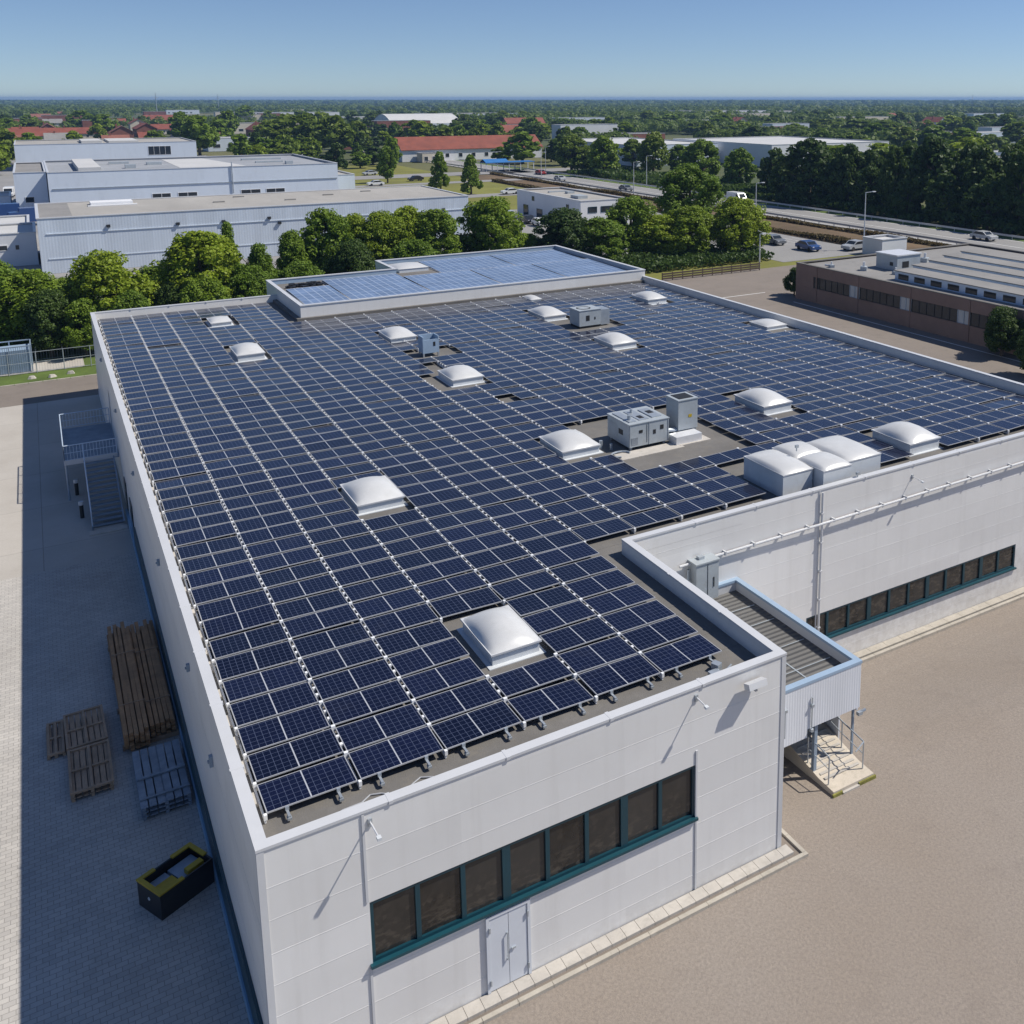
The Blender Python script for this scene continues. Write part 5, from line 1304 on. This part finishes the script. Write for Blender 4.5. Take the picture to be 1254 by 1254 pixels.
b.box(bx0 - .03, by0, 1.5, bx0 - .001, by1 - .1, 1.6); b.build("pier", brownwall, BB)
for i, (x, y0, y1) in enumerate(((73.3, 15, 52.6), (77.4, 15, 54.0), (81.5, 15, 55.5), (85.6, 15, 57.0), (89.7, 15, 58))):
    o = thing("roof_monitor", "long low pale roof monitor on the brown building, %s from the lot side" % ordinal(i + 1), "roof monitor", (x, y0, bh - .25), 0, "roof monitors on the brown building")
    b = MB(); b.box(0, 0, 0, 2.5, y1 - y0, .95); b.build("body", palebluem, o)
    b = MB(); b.box(-.12, -.1, .953, 2.62, y1 - y0 + .1, 1.05); b.build("roof", greyroof, o)
    for q in range(int((y1 - y0) / 2.2)):
        b = MB(); b.box(-.03, .5 + q * 2.2, .15, -.002, 1.9 + q * 2.2, .72); b.build("pane", winglass, o)
o = thing("roof_hut", "grey plant hut on the brown building's roof", "plant room", (77.3, 56.2, bh - .25))
b = MB(); b.box(0, 0, 0, 3.6, 3.2, 1.65); b.build("wall", steel2, o); b = MB(); b.box(-.1, -.1, 1.653, 3.7, 3.3, 1.78); b.build("roof", alum, o)
b = MB(); b.box(-.02, .6, .5, -.001, 1.1, .9); b.build("vent", darkm, o); b = MB(); b.box(.8, -.02, .3, 1.8, -.001, 1.0); b.build("vent", darkm, o)
for i, (x, y, s_) in enumerate(((74.5, 58, 1.0), (75.5, 54.5, .8), (80.5, 50.5, .8), (84.5, 58.5, 1.1), (86.2, 57.2, .9), (73.0, 61.5, .7))):
    o = thing("roof_vent", "small grey vent unit on the brown building's roof" , "ventilation unit", (x, y, bh - .25), pl.uniform(0, 3), "vents on the brown building's roof")
    b = MB(); b.box(0, 0, 0, .9 * s_, .7 * s_, .45 * s_); b.build("body", steel2, o)
    b = MB(); b.tube((.45 * s_, .35 * s_, .45 * s_ + .002), (.45 * s_, .35 * s_, .95 * s_), .14 * s_, 8); b.tube((1.1 * s_, 0, .1), (2.3 * s_, .5, .1), .08, 6); b.build("pipe", alum, o)
flat_building("white_hut", "small white hut in the car park behind the brown building", "hut", 101, 82, 106, 86, 2.6, whitewall, whiteroof)

# ------------------------------------------------------------------ fences, posts, cage
o = thing("mesh_fence", "grey wire mesh fence along the verge left of the warehouse", "fence", (0, 74.7, 0))
b = MB()
for i in range(14): b.tube((-24 + i * 2.0, 0, 0), (-24 + i * 2.0, 0, 1.85), .035)
b.build("post", fencem, o)
b = MB()
for z in (.1, .95, 1.8): b.tube((-24, 0, z), (2.6, 0, z), .018, 4)
for i in range(133): b.tube((-24 + i * .2, 0, .1), (-24 + i * .2, 0, 1.8), .006, 3, cap=False)
b.build("wire_mesh", fencem, o)
o = thing("mesh_fence", "second wire fence behind the pale strip on the far left", "fence", (0, 79.2, 0))
b = MB()
for i in range(14): b.tube((-24 + i * 2.0, 0, 0), (-24 + i * 2.0, 0, 1.6), .035)
b.build("post", fencem, o)
b = MB()
for z in (.1, .85, 1.55): b.tube((-24, 0, z), (2.6, 0, z), .02, 4)
for i in range(67): b.tube((-24 + i * .4, 0, .1), (-24 + i * .4, 0, 1.55), .007, 3, cap=False)
b.build("wire_mesh", fencem, o)
o = thing("storage_cage", "blue-grey sheeted storage cage by the left fence", "storage cage", (-9.0, 75.3, 0))
b = MB()
for x in (0, 1.55, 3.1, 4.65):
    for y in (0, 2.6): b.box(x, y, 0, x + .09, y + .09, 2.2)
b.box(0, 0, 2.203, 4.74, .09, 2.29); b.box(0, 2.6, 2.203, 4.74, 2.69, 2.29); b.box(0, .091, 2.203, .09, 2.599, 2.29); b.box(4.65, .091, 2.203, 4.74, 2.599, 2.29); b.build("frame", greymet, o)
b = MB()
for i in range(30): b.box(.05 + i * .155, .02, .05, .09 + i * .155, .05, 2.2)
b.build("bar", greymet, o)
b = MB(); b.box(.1, .10, .02, 4.6, 2.55, 1.9); b.build("stored_load", bluegrey, o)
for i, (x, y) in enumerate(((-3.0, 72.6), (-1.6, 73.0), (-4.4, 72.9))):
    b = MB(); n = 7
    pts = [Vector((math.cos(2 * PI * k / n) * .35 * pl.uniform(.7, 1.2), math.sin(2 * PI * k / n) * .25 * pl.uniform(.7, 1.2), 0)) for k in range(n)]
    for k in range(n):
        b.quad(pts[k], pts[(k + 1) % n], pts[(k + 1) % n] * .6 + Vector((0, 0, .22)), pts[k] * .6 + Vector((0, 0, .22)))
    b.poly([p * .6 + Vector((0, 0, .22)) for p in pts]); ob = b.build("boulder", slabm); ob.location = (x, y, -.02); tag(ob, "pale boulder on the verge before the left mesh fence", "boulder", "boulders on the verge")
o = thing("timber_fence", "low dark timber fence at the end of the road behind the warehouse", "fence", (63.5, 82.6, 0))
b = MB()
for i in range(11): b.box(i * 1.55, 0, 0, i * 1.55 + .1, .1, 1.1)
b.build("post", fencewood, o)
b = MB()
for z in (.2, .5, .8): b.box(0, -.03, z, 15.6, -.002, z + .22)
b.build("rail", fencewood, o)
def lamp_post(x, y, h, label, arm=1.2):
    o = thing("lamp_post", label, "lamp post", (x, y, 0))
    b = MB(); b.tube((0, 0, 0), (0, 0, h), .11, 8, .06); b.build("pole", alum, o)
    b = MB(); b.tube((0, 0, h - .05), (arm * .7, -arm * .6, h + .1), .05); b.box(arm * .7 - .25, -arm * .6 - .15, h + .04, arm * .7 + .4, -arm * .6 + .15, h + .16); b.build("lamp_head", alum, o)
lamp_post(103.9, 88.7, 8.8, "tall thin lamp post behind the brown building")
lamp_post(80.5, 84.5, 4.6, "short dark lamp post by the lawn left of the brown building", .5)
lamp_post(104.5, 146, 6.5, "lamp post with a yellow-lit head beside the white office", .5)
for i, (x, y) in enumerate(((118, 180), (118, 230), (134, 200), (134, 260), (106, 118))):
    lamp_post(x, y, 8, "thin lamp post along the main road, %s from the brown building" % ordinal((5, 3, 2, 4, 1)[i] if False else i + 1), 1.2)
for x, lb in ((119.2, "steel guard rail on the near side of the main road"), (132.4, "steel guard rail on the far side of the main road")):
    o = thing("guard_rail", lb, "guard rail", (x, 0, 0)); b = MB(); b.box(-.05, 20, .45, .05, 330, .78); b.build("beam", railm, o)
    b = MB()
    for i in range(78): b.box(-.06, 20 + i * 4, 0, .06, 20.12 + i * 4, .449)
    b.build("post", railm, o)
# hedge on the bank
def hedge(name, label, x0, y0, x1, y1, h, n, mt, leaf):
    rg2 = np.random.default_rng(int(x0 + y0)); P_ = np.stack([rg2.uniform(x0, x1, n), rg2.uniform(y0, y1, n), np.abs(rg2.normal(0, .4, n)) * 0 + rg2.uniform(.05, 1, n) ** .6 * h], 1)
    P_[:, 2] *= .75 + .35 * np.sin(P_[:, 1] * .21) * np.sin(P_[:, 1] * .067 + 1)
    nr = rg2.normal(size=(n, 3)) + np.array([0, 0, .6]); nr /= np.linalg.norm(nr, axis=1)[:, None]; a = np.cross(nr, rg2.normal(size=(n, 3))); a /= np.linalg.norm(a, axis=1)[:, None]; c_ = np.cross(nr, a)
    tag(add_mesh(name, quads_mesh(name, P_, a * leaf * .5, c_ * leaf * .4, mt)), label, "hedge")
leaf_brown = leafmat("leaf_brown_hedge", (.12, .085, .035), (.16, .13, .045))
hedge("hedge", "brownish clipped hedge along the near edge of the bank by the main road", 105.5, 62, 107.2, 236, .75, 16000, leaf_brown, .3)
hedge("hedge", "second brown hedge on the bank just below the main road", 115.8, 62, 117.2, 262, .7, 16000, leaf_brown, .3)
hedge("undergrowth", "low green undergrowth at the foot of the tree belt behind the warehouse", -20, 80, 46, 97, 1.6, 14000, leaf_dark, .35)
hedge("undergrowth", "green undergrowth at the foot of the tree belt behind the raised roof", 42, 88, 86, 96, 1.7, 10000, leaf_dark, .35)
hedge("undergrowth", "dark undergrowth below the wall of trees beyond the road", 136, 60, 150, 250, 2.6, 14000, leaf_dark, .7)
tag(bpy.data.objects["undergrowth"], kind='stuff'); tag(bpy.data.objects["undergrowth.001"], kind='stuff'); tag(bpy.data.objects["undergrowth.002"], kind='stuff')
# masts on the horizon
for i, (x, y) in enumerate(((150, 1500), (290, 1900), (1700, 1420))):
    b = MB(); b.tube((0, 0, 0), (0, 0, 31), .8, 4, .3); b.tube((-3, 0, 24), (3, 0, 24), .3, 4)
    ob = b.build("radio_mast", fencem); ob.location = (x, y, 0); tag(ob, "thin mast on the horizon, " + ("leftmost", "second from the left", "far right")[i], "mast")

# ------------------------------------------------------------------ vehicles
def car_proto(kind, col):
    L, Wd, H = dict(car=(4.3, 1.75, 1.45), van=(5.4, 1.95, 2.3), truck=(9.0, 2.4, 3.2))[kind]
    if kind == 'car': prof = [(0, .35), (0, .75), (.35, .9), (1.0, .95), (1.65, 1.42), (3.1, 1.45), (3.9, 1.0), (4.3, .9), (4.3, .35)]
    elif kind == 'van': prof = [(0, .4), (0, .95), (.5, 1.15), (1.2, 2.1), (1.6, 2.3), (5.35, 2.28), (5.4, .4)]
    else: prof = [(0, .6), (0, 1.5), (.35, 2.5), (1.9, 2.55), (2.0, 3.2), (9, 3.2), (9, .8)]
    root = bpy.data.objects.new({"car": "parked_car", "van": "parked_van", "truck": "parked_truck"}[kind], None); COL.objects.link(root)
    b = MB(); A_ = [(x, -Wd / 2, z) for x, z in prof]; B_ = [(x, Wd / 2, z) for x, z in prof]
    b.poly(A_); b.poly(B_[::-1])
    for i in range(len(prof)):
        j = (i + 1) % len(prof); b.quad(A_[i], B_[i], B_[j], A_[j])
    b.build("body", col, root)
    b = MB()
    if kind == 'car':
        for s_ in (-1, 1): y = s_ * (Wd / 2 + .006); q = [(1.15, y, .96), (3.75, y, 1.0), (3.1, y, 1.38), (1.7, y, 1.36)]; b.quad(*(q if s_ < 0 else q[::-1]))
        b.quad((1.05, -.75, .995), (1.05, .75, .995), (1.6, .7, 1.40), (1.6, -.7, 1.40)); b.quad((3.85, .75, 1.04), (3.85, -.75, 1.04), (3.2, -.7, 1.405), (3.2, .7, 1.405))
    elif kind == 'van':
        b.quad((.54, -.85, 1.22), (.54, .85, 1.22), (1.15, .8, 2.06), (1.15, -.8, 2.06))
        for s_ in (-1, 1): y = s_ * (Wd / 2 + .006); q = [(.9, y, 1.25), (1.9, y, 1.25), (1.9, y, 1.95), (1.25, y, 1.95)]; b.quad(*(q if s_ < 0 else q[::-1]))
    else: b.quad((.0, -1.05, 1.55), (.0, 1.05, 1.55), (.32, 1.0, 2.4), (.32, -1.0, 2.4))
    b.build("window", carglass, root)
    r_ = .33 if kind != 'truck' else .5
    wb = (.85, L - .85)
    for x in wb:
        for s_ in (-1, 1):
            b = MB(); b.tube((x, s_ * (Wd / 2 - .18), r_), (x, s_ * (Wd / 2 + .02), r_), r_, 12); w_ = b.build("wheel", tyrem, root)
    b = MB()
    for s_ in (-1, 1): b.box(-.02, s_ * Wd * .36 - .15, .68 if kind != 'truck' else 1.0, -.002 + .03, s_ * Wd * .36 + .15, .82 if kind != 'truck' else 1.2)
    b.build("headlight", alum, root)
    return root
cars = [("car", "white", 68.9, 194.6, 0, "white car parked by the lane near the white annex"), ("car", "black", 69.2, 188.3, 0, "black car parked by the lane behind the ribbed warehouse"), ("car", "blue", 70.1, 165.8, .3, "dark blue car at the edge of the lawn before the office"), ("car", "silver", 81.5, 276.6, .2, "silver car on the far lane past the lawn"), ("car", "white", 72.0, 239.6, 0, "white car on the middle lane"), ("car", "red", 66.0, 215.0, .1, "red car beside the low annex"), ("car", "black", 86.3, 249.3, .1, "black car at the far edge of the lawn"), ("car", "white", 92.6, 199.3, 0, "white car near the right lawn tree"),
        ("car", "black", 92.6, 102.3, 1.5, "black car in the car park beside the tree belt's end"), ("car", "silver", 97.3, 105.8, 1.5, "silver car at the back of the car park"), ("car", "grey", 95.9, 98.4, 1.5, "grey car in the middle of the car park"), ("car", "blue", 96.2, 90.6, 1.5, "blue car at the near end of the car park"), ("car", "silver", 100.5, 89.1, .1, "silver car in front of the car park hut"),
        ("van", "white", 129.5, 152.0, 1.57, "white van on the main road right of the green trees"), ("car", "silver", 128.0, 84.0, 1.57, "silver car on the main road above the brown building"), ("car", "silver", 74.4, 152.2, 1.5, "silver car parked at the office's left side"), ("car", "black", 74.2, 143.4, 1.5, "black car parked near the office front corner"), ("car", "white", 74.3, 138.4, 1.5, "white car parked nearest the office front corner"),
        ("truck", "blue", -7.5, 190.2, .1, "blue truck in the yard left of the warehouses"), ("van", "white", -9.0, 157.5, .1, "white van in the yard beside the loading block"), ("truck", "blue", -14.5, 200, .1, "blue truck farther back in the left yard"), ("van", "white", -8.1, 252, 1.5, "white van behind the white side block"), ("car", "white", 86.8, 389.7, 0, "white car far off beside the large far trees"), ("car", "silver", 123.1, 226.5, 1.57, "silver car on the main road before the blue canopy"), ("car", "red", 128.5, 250, 1.57, "red car on the main road near the blue canopy"), ("car", "grey", 123, 190, 1.57, "grey car on the main road beyond the office")]
PC = {}
for kind, colr, x, y, rz, lb in cars:
    if (kind, colr) not in PC: o = PC[kind, colr] = car_proto(kind, CARP[colr])
    else: o = copy_tree(PC[kind, colr])
    o.location = (x, y, .04); o.rotation_euler = (0, 0, rz); tag(o, lb, {"car": "car", "van": "van", "truck": "truck"}[kind], "vehicles beyond the warehouse")

# ------------------------------------------------------------------ the air
hz = MB(); hz.box(-FAR - 60, -FAR - 60, -4.2, FAR + 60, FAR + 60, 36)
mt = bpy.data.materials.new("haze"); mt.use_nodes = True; t = mt.node_tree
t.nodes.remove(t.nodes["Principled BSDF"])
pv = t.nodes.new("ShaderNodeVolumePrincipled")
pv.inputs["Color"].default_value = (.30, .50, .84, 1); pv.inputs["Density"].default_value = 1.5e-4; pv.inputs["Anisotropy"].default_value = .1
t.links.new(pv.outputs[0], t.nodes["Material Output"].inputs["Volume"])
tag(hz.build("haze", mt), kind='stuff')
